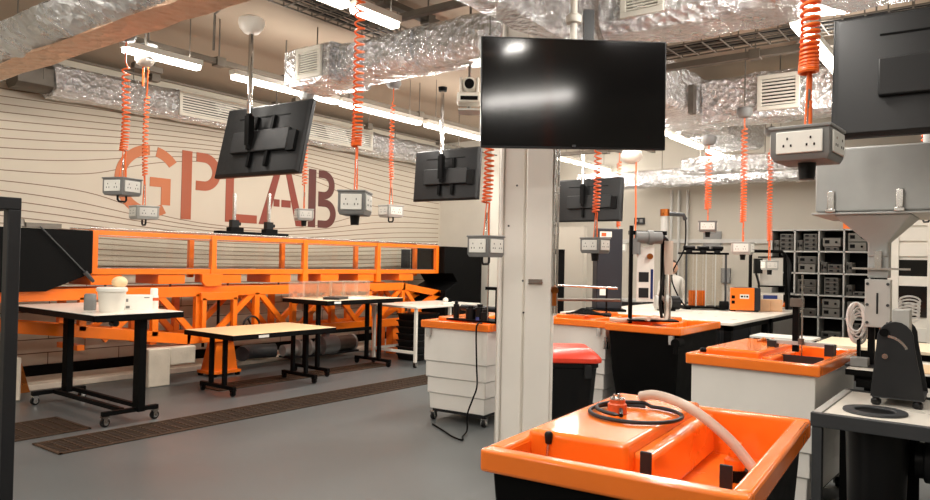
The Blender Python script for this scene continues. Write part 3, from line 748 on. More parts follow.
t = bench('low black work table with birch top in front of the orange pedestal', 4.80,6.32,6.83,7.78,.72,'wood','x',.16,-.30,.35,leg_w=.045,cas=.03,metal=False)
obj('label_plate', MB().box(-.42,-.28,-.482,-.478,.67,.70), M['plate'], t)
t = bench('tall black work table with clear acrylic screens on top, third from the left', 6.5,7.98,7.2,8.12,1.03,'cream','x',.14,-.36,.36,leg_w=.05,cas=.03,metal=False)
obj('stretcher', MB().bar((-.6,.05,.55),(.6,.05,.55),.03,.05), M['black'], t)
obj('label_plate', MB().box(-.62,-.5,-.466,-.462,.985,1.015), M['plate'], t)
# white legged table
t = thing('work_table', 'white framed work table with a grey top beyond the acrylic screens', 'table', (8.86,7.45,0))
obj('table_top', MB().box(-.85,.75,-.5,.45,.875,.905), M['laminate'], t, bev=.003)
for x in (-.8,.0): obj('leg', MB().box(x-.02,x+.02,.38,.42,.08,.88), M['white'], t)
for x in (-.8,.0,.7): obj('leg', MB().box(x-.02,x+.02,-.47,-.43,.08,.88), M['white'], t)
obj('stretcher', MB().box(-.8,.7,.385,.415,.2,.24).box(-.815,-.785,-.45,.4,.2,.24).box(-.015,.015,-.45,.4,.2,.24), M['white'], t)
for x, y in ((-.8,.4),(0,.4),(-.8,-.45),(0,-.45),(.7,-.45)): caster(t,x,y,.035)
for k in range(7):
    tt = thing('storage_crate', 'black storage crate under the white framed table, %s from the floor' % ('first','second','third','fourth','fifth','sixth','seventh')[k], 'crate', (8.80,7.60,.005+k*.105), 0, 'black crates under the white framed table')
    obj('crate_body', MB().loft([[(sx*.24,sy*.19,0) for sx,sy in ((-1,-1),(1,-1),(1,1),(-1,1))],[(sx*.26,sy*.205,.085) for sx,sy in ((-1,-1),(1,-1),(1,1),(-1,1))]]), M['blackp'], tt, bev=.005)
    obj('rim', MB().box(-.275,.275,-.22,.22,.085,.104), M['dark'], tt, bev=.004)
t = thing('table_clamp', 'small black clamp and white knob on the white framed table', 'instrument', (8.9,7.12,.906))
obj('base', MB().box(-.12,.12,-.06,.06,0,.03), M['white'], t, bev=.01); obj('knob', MB().ball((0,0,.06),.045,14), M['white'], t); obj('clamp', MB().box(.05,.12,-.03,.03,.03,.08), M['black'], t)

# things on the tall left table
t = thing('bucket', 'white lidded plastic bucket on the tall left table', 'bucket', (3.42,6.78,1.04))
obj('bucket_body', MB().lathe([(.098,0),(.105,.005),(.124,.2),(.124,.2)],n=32), M['white'], t)
obj('lid', MB().lathe([(.132,.2),(.136,.205),(.136,.232),(.125,.24),(.02,.24)],n=32), M['plate'], t)
t = single('sponge', MB().ball((0,0,0),.072,20,.8), M['wood'], 'pale round sponge resting on the white bucket lid', 'sponge'); t.location = (3.5,6.80,1.04+.24+.045)
t = thing('carton', 'small white printed carton behind the bucket on the left table', 'carton', (3.78,6.98,1.04), R(-20))
obj('carton_body', MB().box(-.13,.13,-.07,.07,0,.15), M['paper'], t, bev=.003); obj('printed_mark', MB().box(-.115,-.08,-.072,-.07,.02,.045).box(-.115,-.095,-.072,-.07,.085,.115).box(.05,.1,-.072,-.07,.12,.13), M['grey'], t)
t = thing('spray_bottle', 'slim white bottle at the right end of the left table', 'bottle', (3.92,6.92,1.04))
obj('bottle_body', MB().lathe([(.04,0),(.043,.01),(.043,.13),(.036,.155)],n=20), M['plate'], t); obj('cap', MB().lathe([(.036,.155),(.036,.21),(.03,.215)],n=20), M['paper'], t)
obj('printed_mark', MB().cyl((0,0,.09),(0,0,.12),.0435,n=20), M['brick'], t)
single('canister', MB().lathe([(.05,0),(.055,.01),(.055,.15),(.045,.165)],(3.38,7.12,1.04)), M['grey'], 'grey canister half hidden behind the white bucket', 'canister')
# things on the third table
t = thing('acrylic_screen', 'row of clear acrylic screens standing on the third table', 'screen', (7.15,7.86,1.03))
for k in range(6): obj('panel_edge', MB().box(-.62+k*.25-.006,-.62+k*.25+.006,-.16,.16,0,.235), M['edge'], t)
obj('clear_panel', MB().box(-.62,.63,-.165,-.16,0,.235).box(-.62,.63,.16,.165,0,.235), M['acrylic'], t)
obj('panel_edge', MB().box(-.62,.63,-.166,-.159,.229,.235), M['edge'], t)
t = thing('notebook', 'dark closed laptop lying on the third table', 'laptop', (6.85,7.42,1.03), R(25))
obj('lower_case', MB().box(-.17,.17,-.12,.12,0,.018), M['dark'], t, bev=.004); obj('lid', MB().box(-.17,.17,-.12,.12,.02,.034), M['dgrey'], t, bev=.004)
t = single('paper_sheets', MB().box(-.18,.14,-.1,.12,0,.004).prism([(-.1,.004),(.16,.012),(.16,.016),(-.1,.008)],'y',-.05,.2), M['paper'], 'loose white papers on the third table beside the laptop', 'papers'); t.location = (7.25,7.45,1.03)

# pumps and hose on the floor by the wall
single('flexible_hose', wob(MB().tube([(6.3,8.75,.2),(6.5,8.9,.2),(6.75,8.88,.19),(6.94,8.82,.19)],.105,16),.006), M['dgrey'], 'thick dark flexible hose lying on the floor under the flume', 'hose')
t = thing('water_pump', 'grey pipe and flanged pump set on the floor under the flume', 'pump', (7.55,8.72,.07))
obj('pipe', MB().cyl((-.55,0,.12),(.5,0,.12),.085,n=18), M['lgrey'], t)
obj('pump_body', MB().cyl((.1,-.1,.15),(.4,-.1,.15),.15,n=20).cyl((.22,-.1,.15),(.22,-.1,.34),.06,n=14), M['grey'], t)
obj('motor', MB().cyl((.45,-.05,.15),(.82,-.05,.15),.12,n=18), M['galv'], t)
for x in (-.3,-.1,.42,.84): obj('flange', MB().cyl((x-.02,-.03,.14),(x+.02,-.03,.14),.14,n=20), M['lgrey'], t)
obj('base_plate', MB().box(-.5,.9,-.15,.15,-.0,.03), M['dark'], t)

# ------------------------------------------------------------------ hydraulics benches (tanks)
def tank_top():
    """moulded lid: rim, sunken basin, raised deck; local x = away (1.2), y = left (+) .. right (-) .8"""
    Lx, Wy = 1.18, .79
    deck = MB(); rim = MB(); z = 1.0
    rw = .055
    o = [(0,-Wy/2),(Lx,-Wy/2),(Lx,Wy/2),(0,Wy/2)]
    # rim: outer skirt + flat top
    rim.box(0,rw,-Wy/2,Wy/2,z-.075,z); rim.box(Lx-rw,Lx,-Wy/2,Wy/2,z-.075,z)
    rim.box(rw,Lx-rw,Wy/2-rw,Wy/2,z-.075,z); rim.box(rw,Lx-rw,-Wy/2,-Wy/2+rw,z-.075,z)
    return Lx, Wy, rw, rim
def tank(label, loc, rz, body='tankw', steps=True, kind='white'):
    t = thing('hydraulics_bench', label, 'water tank bench', loc, rz)
    Lx, Wy, rw, rim = tank_top()
    obj('rim', rim, M['gel'], t, bev=.012, seg=3, label='orange moulded rim')
    y0, y1 = -Wy/2, Wy/2
    b = MB(); zf = .82
    b.box(rw,Lx-rw,y0+rw,y1-rw,zf-.015,zf)
    b.box(rw-.008,rw+.004,y0+rw,y1-rw,zf,.985); b.box(Lx-rw-.004,Lx-rw+.008,y0+rw,y1-rw,zf,.985)
    b.box(rw,Lx-rw,y1-rw-.004,y1-rw+.008,zf,.985); b.box(rw,Lx-rw,y0+rw-.008,y0+rw+.004,zf,.985)
    obj('basin', b, M['gel'], t)
    d = MB(); yd = y0+.40
    d.box(.24,Lx-.06,yd,y1-.045,zf,1.025)
    d.box(.30,Lx-.07,yd-.06,yd+.02,zf,.985)
    obj('raised_deck', d, M['gel'], t, bev=.018, seg=4, label='raised orange deck')
    bx = MB()
    def ring(i, zz, x0=.03): return [(x0+i,y0+.03+i,zz),(Lx-.03-i,y0+.03+i,zz),(Lx-.03-i,y1-.03-i,zz),(x0+i,y1-.03-i,zz)]
    if steps:
        zz = [(.05,.80),(.02,.80),(.02,.93),(.0,.93),(.0,.60),(.014,.598),(.014,.44),(.028,.438),(.028,.28),(.042,.278),(.05,.12)]
        bx.loft([ring(i,h) for i,h in reversed(zz)])
    else:
        bx.loft([ring(.08,.12),ring(.03,.5),ring(.0,.93),ring(.02,.93),ring(.02,.80),ring(.05,.80)])
    obj('tank_body', bx, M[body], t, bev=.02, seg=3, label=('white plastic tank body' if body == 'tankw' else 'black plastic tank body'))
    obj('under_frame', MB().box(.1,Lx-.1,y0+.1,y1-.1,.09,.12), M['dark'], t)
    for x in (.12,Lx-.12):
        for y in (y0+.1,y1-.1): caster(t,x,y,.036)
    return t
near = tank('nearest orange topped black tank bench at the bottom of the view', (1.915,.945,0), R(4.5), 'black', False)
rt = tank('white tank bench with orange top at the right, behind the grey frame table', (4.86,1.355,0), R(-2), 'tankw', True)
rt.scale = (1,1.08,1); near.scale = (1,1.04,1)
wt = tank('white tank bench left of the white column with a hanging cable', (5.52,4.31,0), R(5), 'tankw', True)
m1 = tank('white tank bench right of the column behind the red lidded bin', (6.84,3.72,0), 0, 'tankw', True)
m2 = tank('black bodied tank bench with orange top carrying the hose rig', (6.68,2.88,0), 0, 'black', False)
for tt, y in ((wt,.29),(m1,-.30),(m2,-.30)):
    obj('latch', MB().box(-.02,.03,y-.02,y+.02,.86,.92).cyl((-.01,y,.84),(-.01,y,.90),.02,n=10), M['lgrey'], tt)
obj('drain_valve', MB().cyl((-.08,-.37,.86),(.06,-.37,.86),.045,n=14).cyl((-.06,-.37,.76),(-.06,-.37,.86),.025,n=12), M['black'], m2)
obj('drain_valve', MB().cyl((-.04,-.40,.72),(-.04,-.40,.80),.028,n=12).cyl((-.04,-.40,.80),(-.04,-.40,.84),.02,n=12), M['steel'], m1)
# fittings on the near tank
obj('bracket', MB().box(.205,.215,-.08,-.045,.925,1.02), M['dark'], near, bev=.003, label='dark metal bracket')
obj('bracket', MB().box(.205,.215,-.31,-.275,.925,1.02), M['dark'], near, bev=.003, label='dark metal bracket')
obj('outlet_fitting', MB().cyl((.78,-.2,.82),(.78,-.2,.86),.045,n=14), M['black'], near)
obj('hose_connector', MB().lathe([(.034,.86),(.036,.895),(.022,.905),(.02,.93),(.026,.935),(.024,.955),(.012,.96)],(.78,-.2,0),16), M['gel'], near, label='orange quick connector')
obj('lever', MB().cyl((.2,.27,.83),(.235,.27,.99),.005,n=8), M['steel'], near)
obj('lever_knob', MB().lathe([(.007,0),(.011,.004),(.014,.034),(.009,.042),(.003,.043)],(.235,.27,.985),14), M['blackp'], near, label='black lever knob')
obj('drain_block', MB().box(.15,.23,.27,.345,.82,.87), M['grey'], near, bev=.006)
# cable with plug on the near tank
t = thing('power_cable', 'black cable looped on the orange deck with an orange round plug', 'power cable', (1.925,.925,1.027), R(4.5))
pts = []
for k in range(60):
    a = 2*math.pi*k/40
    rx, ry = (.155+.01*math.sin(a*.5)), .165
    pts.append((.66+rx*math.cos(a)+.02*k/60, .165+ry*math.sin(a)-.03*k/60, .008+(.012 if k > 40 else 0)))
pts += [(.74,.24,.02),(.70,.235,.03),(.665,.225,.035)]
obj('cable_loop', MB().tube(pts,.0075,8), M['dark'], t)
pl = obj('plug', MB().lathe([(.036,0),(.036,.035),(.03,.04),(.03,.052),(.02,.053)],(.665,.225,.0),20), M['brick'], t, label='orange round plug')
pn = MB()
for k in range(3): a = 2.09*k; pn.cyl((.665+.013*math.cos(a),.225+.013*math.sin(a),.05),(.665+.013*math.cos(a),.225+.013*math.sin(a),.072),.005,n=8)
pn.lathe([(.028,.052),(.028,.058),(.01,.058)],(.665,.225,0),16)
obj('plug_pins', pn, M['steel'], pl)
# cloudy hose
hp = [(2.74,1.18,1.07),(2.73,1.12,1.085),(2.71,1.04,1.08),(2.69,.96,1.06),(2.68,.88,1.02),(2.67,.80,.965),(2.665,.74,.905),(2.66,.69,.85)]
def spline(p, n=8):
    p = [Vector(q) for q in p]; out = []
    for i in range(len(p)-1):
        a = p[max(i-1,0)]; b = p[i]; c = p[i+1]; d = p[min(i+2,len(p)-1)]
        for k in range(n):
            u = k/n; out.append(.5*((2*b)+(c-a)*u+(2*a-5*b+4*c-d)*u*u+(3*b-a-3*c+d)*u**3))
    return out+[p[-1]]
single('clear_hose', MB().tube(spline(hp),.019,12), M['hose'], 'cloudy clear hose lying across the near orange tank', 'hose')
# fittings on the right tank: gauge rails and stand
t = thing('flow_channel', 'grey rail and dark weir plate fitted over the right tank basin', 'flow channel', (4.86,1.355,0), R(-2))
obj('weir_plate', MB().box(.56,.575,-.32,-.02,.83,.985), M['dark'], t)
obj('rail', MB().box(.64,.68,-.36,.06,1.05,1.075), M['lgrey'], t)
for y in (-.34,.04): obj('rail_bracket', MB().box(.62,.70,y-.03,y+.03,.99,1.07), M['dark'], t)
obj('stand_bar', MB().box(.66,.70,-.13,-.09,1.0,1.40), M['black'], t)
obj('scale_rod', MB().cyl((.64,-.16,.93),(.64,-.16,1.55),.006,n=8), M['steel'], t)
obj('slider', MB().box(.63,.7,-.16,-.08,1.32,1.38).cyl((.62,-.16,1.06),(.62,-.16,1.1),.02,n=10), M['galv'], t)
obj('deck_fitting', MB().ball((.91,.165,1.04),.02,10).ball((.91,.105,1.04),.02,10).box(.88,.94,.065,.205,1.024,1.035), M['brass'], rt, label='small brass brown fittings')
obj('deck_knob', MB().lathe([(.02,0),(.022,.02),(.01,.03)],(.13,.325,1.0),12), M['black'], rt, label='small black knob')

# cable hanging from the left white tank
single('hanging_cable', MB().tube(spline([(5.56,4.0,1.01),(5.485,4.0,1.0),(5.47,4.0,.9),(5.475,3.99,.6),(5.47,3.98,.42),(5.40,3.98,.3),(5.36,4.0,.18),(5.33,3.98,.04),(5.20,3.93,.012),(5.10,3.86,.012),(5.14,4.0,.012),(5.26,4.2,.012),(5.40,4.45,.012)]),.008,8), M['black'], 'black power cable hanging down the left white tank to the floor', 'cable')
# equipment on the left white tank
t = thing('pump_rig', 'black pumps and probes on the left white tank', 'pump rig', (5.68,4.25,1.0))
obj('base', MB().box(0,.3,-.45,.28,.0,.02), M['black'], t)
for k, (x, y, r, h) in enumerate(((.06,.2,.03,.16),(.1,.05,.05,.12),(.12,-.05,.05,.14),(.05,-.16,.04,.1),(.2,-.25,.055,.13),(.16,-.36,.04,.1))):
    obj('pump_head', MB().cyl((x,y,.02),(x,y,h),r,n=14).cyl((x,y,h),(x,y,h+.03),r*.6,n=12), M['blackp'], t)
obj('pipe', MB().cyl((.2,.24,.12),(.2,-.44,.12),.03,n=12), M['dark'], t)
obj('switch_button', MB().box(-.004,.0,-.13,-.09,.02,.05), M['blue'], t)
t = thing('probe_stand', 'black angled probe stand beside the white column on the left tank', 'stand', (5.72,3.93,1.0))
obj('post', MB().box(-.02,.02,-.02,.02,0,.34), M['black'], t); obj('arm', MB().box(-.02,.02,.0,.14,.32,.35), M['black'], t); obj('rod', MB().cyl((0,.12,.0),(0,.12,.62),.007,n=8), M['steel'], t)

# things on the middle tanks
cb = MB()
for k in range(5):
    cb.tube(spline([(7.1+.03*k,3.95-.02*k,1.035),(7.05+.04*k,3.8,1.05+.01*k),(7.15,3.65-.03*k,1.04),(7.25-.03*k,3.5,1.05),(7.1,3.42+.02*k,1.035)],6),.011,6)
single('cable_bundle', cb, M['black'], 'tangle of black cables on the middle white tank', 'cables')
single('clear_hose', MB().tube(spline([(6.72,3.24,1.035),(6.76,3.13,1.03),(6.9,3.04,1.04),(6.86,2.94,1.05),(6.8,2.86,1.06)]),.024,10).tube(spline([(6.9,2.96,1.05),(6.9,2.83,1.06),(7.0,2.76,1.05),(7.1,2.80,1.2),(7.05,2.86,1.3)]),.018,10), M['hose'], 'short pinkish hoses on the black bodied tank', 'hose')
t = thing('pipe_rig', 'horizontal steel test pipes between the column and the dark cabinet', 'pipe rig')
obj('test_pipe', MB().cyl((7.2,4.45,1.345),(7.55,3.55,1.32),.014,n=10), M['steel'], t)
obj('test_pipe', MB().cyl((7.0,4.25,1.18),(7.35,3.42,1.20),.016,n=10), M['galv'], t)
obj('coupling', MB().cyl((7.0,4.25,1.18),(7.03,4.17,1.182),.028,n=10), M['brick'], t)
for p, q in (((7.22,4.4),1.345),((7.5,3.66),1.32)): obj('post', MB().cyl((p[0],p[1],1.02),(p[0],p[1],q),.012,n=8), M['black'], t)
# hose rig on the black tank
t = thing('hose_rig', 'black frame rig with pipes and a picture panel on the black bodied tank', 'test rig', (6.95,2.93,1.0), R(37.2-90))
obj('post', MB().box(-.20,-.165,-.02,.02,.0,.99), M['black'], t); obj('post', MB().box(.14,.175,.05,.09,.1,.92), M['black'], t)
obj('top_bar', MB().box(-.20,.18,0,.06,.90,.94), M['black'], t)
obj('pump', MB().cyl((-.14,-.02,.87),(.12,-.02,.87),.06,n=16).cyl((-.02,-.02,.87),(.03,-.02,.87),.075,n=16).cyl((-.13,-.02,.70),(-.13,-.02,.86),.04,n=12), M['grey'], t)
obj('panel', MB().box(-.12,.055,0,.012,.22,.78), M['paper'], t, label='white picture panel')
for z in (.26,.42): obj('picture', MB().box(-.10,-.0,-.003,0,z,z+.1), M['dark'], t); obj('printed_mark', MB().box(.02,.045,-.003,0,.25,.55), M['blue'], t)
obj('gauge', MB().cyl((0,-.05,.68),(0,-.02,.68),.03,n=14), M['brass'], t)
obj('rear_hose', MB().tube(spline([(.12,.02,.9),(.19,.02,.84),(.17,.02,.72),(.155,0,.5),(.12,0,.25),(.14,0,.06)]),.016,8), M['blackp'], t)
obj('flow_tube', MB().cyl((.20,.0,.5),(.20,0,.84),.045,n=16), M['hose'], t)
obj('pipe', MB().cyl((.17,0,.02),(.17,0,.5),.012,n=8).cyl((.22,0,.02),(.22,0,.5),.012,n=8), M['steel'], t)
obj('base', MB().box(-.22,.28,-.12,.1,.027,.045), M['black'], t)

# ------------------------------------------------------------------ back tables and their apparatus
def plain_table(name, label, x0,x1,y0,y1,z, top, legm, leg=.05, shelf=None, apron=.06, inset=.03):
    t = thing(name, label, 'table', ((x0+x1)/2,(y0+y1)/2,0))
    hx, hy = (x1-x0)/2,(y1-y0)/2
    obj('table_top', MB().box(-hx,hx,-hy,hy,z-.03,z), M[top], t, bev=.003)
    obj('apron', MB().box(-hx+inset,hx-inset,-hy+inset,-hy+inset+.04,z-.03-apron,z-.03).box(-hx+inset,hx-inset,hy-inset-.04,hy-inset,z-.03-apron,z-.03).box(-hx+inset,-hx+inset+.04,-hy+inset,hy-inset,z-.03-apron,z-.03).box(hx-inset-.04,hx-inset,-hy+inset,hy-inset,z-.03-apron,z-.03), M[legm], t)
    for sx in (-1,1):
        for sy in (-1,1): obj('leg', MB().cbox((sx*(hx-inset-leg/2),sy*(hy-inset-leg/2),(z-.03)/2),(leg,leg,z-.03)), M[legm], t)
    return t
plain_table('work_table','white topped black table right behind the black bodied tank',8.1,9.75,2.43,4.6,.97,'laminate','black',.08)
plain_table('work_table','white topped black table carrying the clear tubes and the orange power supply',9.78,11.45,2.43,4.6,.97,'laminate','black',.08)
t = thing('electrical_cabinet', 'tall dark blue cabinet with a small label right of the column', 'cabinet', (8.81,4.29,.97), R(37.2-90))
t.scale = (1.05,1.05,1.05)
obj('cabinet_body', MB().box(-.16,.16,-.12,.15,.03,1.04), M['navy'], t, bev=.01)
obj('label_plate', MB().box(-.13,.02,-.124,-.12,.93,1.0), M['plate'], t); obj('warning_label', MB().box(-.11,-.05,-.127,-.124,.94,.985), M['brick'], t)
obj('socket_plate', MB().box(-.12,-.04,-.126,-.12,.2,.28), M['plate'], t); obj('base', MB().box(-.24,.2,-.2,.18,0,.03), M['black'], t)
t = thing('vertical_pipe', 'tall grey vertical pipe with brass collar on the glass tube table', 'pipe', (9.86,3.93,.97))
t.scale = (1.1,1.1,1.1)
obj('pipe', MB().cyl((0,0,.0),(0,0,1.22),.05,n=18), M['lgrey'], t); obj('collar', MB().cyl((0,0,1.2),(0,0,1.29),.058,n=16), M['brass'], t, label='brass collar')
obj('cross_pipe', MB().tube([(0,0,1.23),(.1,-.1,1.23),(.18,-.18,1.22),(.2,-.2,1.16)],.028,10), M['dgrey'], t)
obj('cable', MB().tube(spline([(.2,-.2,1.2),(.18,-.2,.8),(.02,-.1,.45),(.05,-.16,.2),(.15,-.25,.02)]),.01,6), M['black'], t)
t = thing('motor', 'round grey electric motor on the white table left of the glass tubes', 'motor', (9.56,3.77,.97), R(37.2-90))
t.scale = (1.1,1.1,1.1)
obj('motor_body', MB().cyl((-.14,0,.1),(.05,0,.1),.09,n=20), M['lgrey'], t, bev=.01); obj('end_cap', MB().cyl((.05,0,.1),(.16,0,.1),.085,n=20), M['blackp'], t); obj('base', MB().box(-.1,.1,-.06,.06,0,.02), M['black'], t)
t = thing('tube_apparatus', 'upright clear tube apparatus with black end plates on the white table', 'glass apparatus', (10.37,3.55,.97), R(37.2-90))
t.scale = (1.13,1.13,.95)
obj('end_plate', MB().box(-.28,.28,-.14,.14,.02,.05), M['black'], t); obj('end_plate', MB().box(-.28,.28,-.14,.14,.83,.86), M['black'], t)
for k in range(4): obj('glass_tube', MB().cyl((-.19+.127*k,0,.05),(-.19+.127*k,0,.83),.055,n=16,caps=False), M['acrylic'], t)
for x in (-.12,0,.12): obj('tie_rod', MB().cyl((x,-.12,.05),(x,-.12,.83),.008,n=8), M['lgrey'], t)
for x in (-.25,.25): obj('tie_rod', MB().cyl((x,-.12,.05),(x,-.12,.83),.014,n=8), M['dgrey'], t)
for k in range(3): obj('valve', MB().cyl((-.18+.18*k,0,.86),(-.18+.18*k,0,.90),.04,n=12).cyl((-.18+.18*k-.07,0,.93),(-.18+.18*k+.07,0,.93),.03,n=12), M['blackp'], t)
obj('valve_rail', MB().cyl((-.24,0,.90),(.24,0,.90),.018,n=10), M['black'], t)
obj('orange_net', MB().box(-.16,.06,.05,.06,.05,.28), M['orange'], t, label='orange netting behind the tubes')
for f in (-1,1): obj('foot', MB().box(f*.22-.03,f*.22+.03,-.14,.14,0,.02), M['black'], t)
t = thing('power_supply', 'orange fronted power supply with a dial on the white table', 'power supply', (10.40,3.04,.97), R(37.2-90-12))
t.scale = (1.2,1.2,1.2)
obj('case', MB().box(-.05,.22,-.08,.18,.015,.275), M['navy'], t, bev=.006, label='dark blue case')
obj('front_panel', MB().box(-.115,.15,-.1,-.08,.015,.275), M['orange'], t, bev=.004, label='orange front panel')
obj('display', MB().box(-.01,.09,-.104,-.1,.15,.2), M['plate'], t); obj('printed_mark', MB().box(.0,.025,-.106,-.104,.165,.185).box(.035,.05,-.106,-.104,.165,.185).box(.06,.08,-.106,-.104,.165,.185), M['black'], t)
for z in (.09,.15): obj('switch_button', MB().box(-.10,-.065,-.106,-.1,z,z+.035), M['black'], t)
obj('foot', MB().box(-.1,-.05,-.08,.1,0,.015).box(.15,.2,-.08,.1,0,.015), M['black'], t)
obj('cable_plug', MB().cyl((-.22,0,.06),(-.12,0,.06),.05,n=12), M['black'], t)
for k in range(2):
    tt = single('wooden_block', MB().box(-.07,.07,-.07,.07,0,.145), M['box'], ('pale wooden block next to the power supply','pale wooden block farther right of the power supply')[k], 'block', 'pale blocks by the power supply', bev=.004); tt.location = (10.70+.12*k, 2.80-.13*k, .97); tt.rotation_euler = (0,0,R(30)); tt.scale = (1.15,1.15,1.15)
for k, (x,y,r,h) in enumerate(((10.80,3.26,.055,.31),(10.95,3.12,.09,.24),(10.93,2.97,.08,.30),(10.72,3.32,.035,.36))):
    tt = thing('plastic_bottle', ('cloudy bottle behind the power supply on the left','squat cloudy jug behind the power supply','tall cloudy jug above the wooden blocks','slim cloudy bottle nearest the glass tubes')[k], 'bottle', (x,y,.97), 0, 'cloudy bottles behind the power supply')
    obj('bottle_body', MB().lathe([(r*.95,0),(r,.01),(r,h*.7),(r*.5,h*.86),(r*.4,h*.9)],n=18), M['bottle'], tt); obj('cap', MB().lathe([(r*.42,h*.9),(r*.42,h),(r*.3,h+.002)],n=14), M['plate'], tt)
t = thing('display_board', 'white display board in a black pipe frame left of the shelving', 'display board', (11.27,2.82,.97), R(37.2-90))
t.scale = (1.1,1.1,1.1)
obj('board', MB().box(-.17,.14,0,.03,.32,.70), M['plate'], t, label='white board'); obj('lower_board', MB().box(-.16,.14,-.02,.0,.06,.22), M['paper'], t); obj('printed_mark', MB().box(-.13,.06,-.023,-.02,.14,.19), M['blue'], t)
obj('frame_pipe', MB().tube([(-.3,0,0),(-.3,0,.74),(-.28,0,.78),(.12,0,.78),(.16,0,.74),(.2,0,.0)],.022,10).bar((-.2,-.01,.70),(.16,-.01,.71),.02).bar((-.2,-.01,.31),(.16,-.01,.31),.02), M['black'], t)
obj('clamp_arm', MB().box(-.26,-.16,-.06,0,.48,.68).tube(spline([(-.24,-.04,.48),(-.2,-.05,.3),(-.27,-.05,.15),(-.24,-.05,0)]),.016,8), M['blackp'], t)
obj('rear_hose', MB().tube(spline([(.15,.03,.76),(.24,.03,.6),(.22,.03,.3),(.26,.03,.0)]),.03,8), M['dark'], t)
t = thing('storage_tub', 'white storage tub with orange lid beside the far table', 'tub', (11.72,2.75,0), R(0))
obj('tub_body', MB().loft([[(sx*.17,sy*.15,0) for sx,sy in ((-1,-1),(1,-1),(1,1),(-1,1))],[(sx*.2,sy*.18,1.0) for sx,sy in ((-1,-1),(1,-1),(1,1),(-1,1))]]), M['tankw'], t, bev=.015)
obj('lid', MB().box(-.21,.21,-.19,.19,1.0,1.06), M['gel'], t, bev=.015, label='orange lid')
# person behind the table
def person():
    t = thing('person', 'person with dark brown hair in a white top beyond the grey pipe', 'person', (11.85,4.58,0), R(37.2-90))
    me = bpy.data.meshes.new('body')
    V = [(0,0,.86),(0,0,1.02),(0,-.01,1.2),(0,-.01,1.36),(0,0,1.42),(0,-.01,1.5),
         (-.09,0,.82),(-.1,-.01,.45),(-.1,.03,.07),(-.1,-.1,.03),(.09,0,.82),(.1,-.01,.45),(.1,.03,.07),(.1,-.1,.03),
         (-.17,0,1.34),(-.22,-.02,1.08),(-.17,-.16,.95),(-.13,-.24,.95),(.17,0,1.34),(.22,-.02,1.08),(.17,-.16,.95),(.13,-.24,.95)]
    Ed = [(0,1),(1,2),(2,3),(3,4),(4,5),(0,6),(6,7),(7,8),(8,9),(0,10),(10,11),(11,12),(12,13),(3,14),(14,15),(15,16),(16,17),(3,18),(18,19),(19,20),(20,21)]
    rad = [.13,.12,.13,.12,.055,.055,.085,.06,.042,.035,.085,.06,.042,.035,.06,.045,.034,.03,.06,.045,.034,.03]
    me.from_pydata(V,Ed,[]); me.materials.append(M['cloth'])
    o = bpy.data.objects.new('body', me); link(o,t)
    md = o.modifiers.new('skin','SKIN'); md.use_smooth_shade = True
    for i, r in enumerate(rad): me.skin_vertices[0].data[i].radius = (r,r*.85 if i < 4 else r)
    me.skin_vertices[0].data[0].use_root = True
    s = o.modifiers.new('sub','SUBSURF'); s.levels = 2; s.render_levels = 2
    hd = MB(); hd.ball((0,-.02,1.55),.088,20,1.28); hd.cyl((0,-.1,1.54),(0,-.12,1.525),.014,.018,n=8); hd.ball((-.086,0,1.54),.022,8); hd.ball((.086,0,1.54),.022,8)
    obj('head', hd, M['skin'], t)
    obj('face_features', MB().ball((-.032,-.1,1.565),.009,8).ball((.032,-.1,1.565),.009,8).box(-.025,.025,-.104,-.098,1.485,1.492), M['hair'], t)
    h = MB(); h.ball((0,.012,1.575),.1,20,1.14); h.loft([[(-.09,.02,1.4),(.09,.02,1.4),(.08,.09,1.4),(-.08,.09,1.4)],[(-.1,.01,1.56),(.1,.01,1.56),(.09,.11,1.56),(-.09,.11,1.56)]])
    obj('hair', h, M['hair'], t)
    hm = MB()
    for sx in (-1,1):
        for k in range(4): hm.tube([(sx*.13+(-.026+.017*k),-.26,.955),(sx*.13+(-.026+.017*k),-.31-.01*(k in (1,2)),.945),(sx*.13+(-.024+.017*k),-.335-.012*(k in (1,2)),.925)],.008,6)
        hm.tube([(sx*(.13-.03),-.25,.955),(sx*(.13-.055),-.28,.95),(sx*(.13-.06),-.31,.94)],.009,6)
    obj('fingers', hm, M['skin'], t)
    tr = MB()
    for sx in (-1,1): tr.cyl((sx*.1,.03,.04),(sx*.1,0,.46),.06,.075,n=14); tr.cyl((sx*.1,0,.45),(sx*.09,0,.88),.075,.105,n=14)
    tr.cyl((0,0,.78),(0,0,.95),.15,.145,n=18)
    obj('trousers', tr, M['denim'], t)
person()

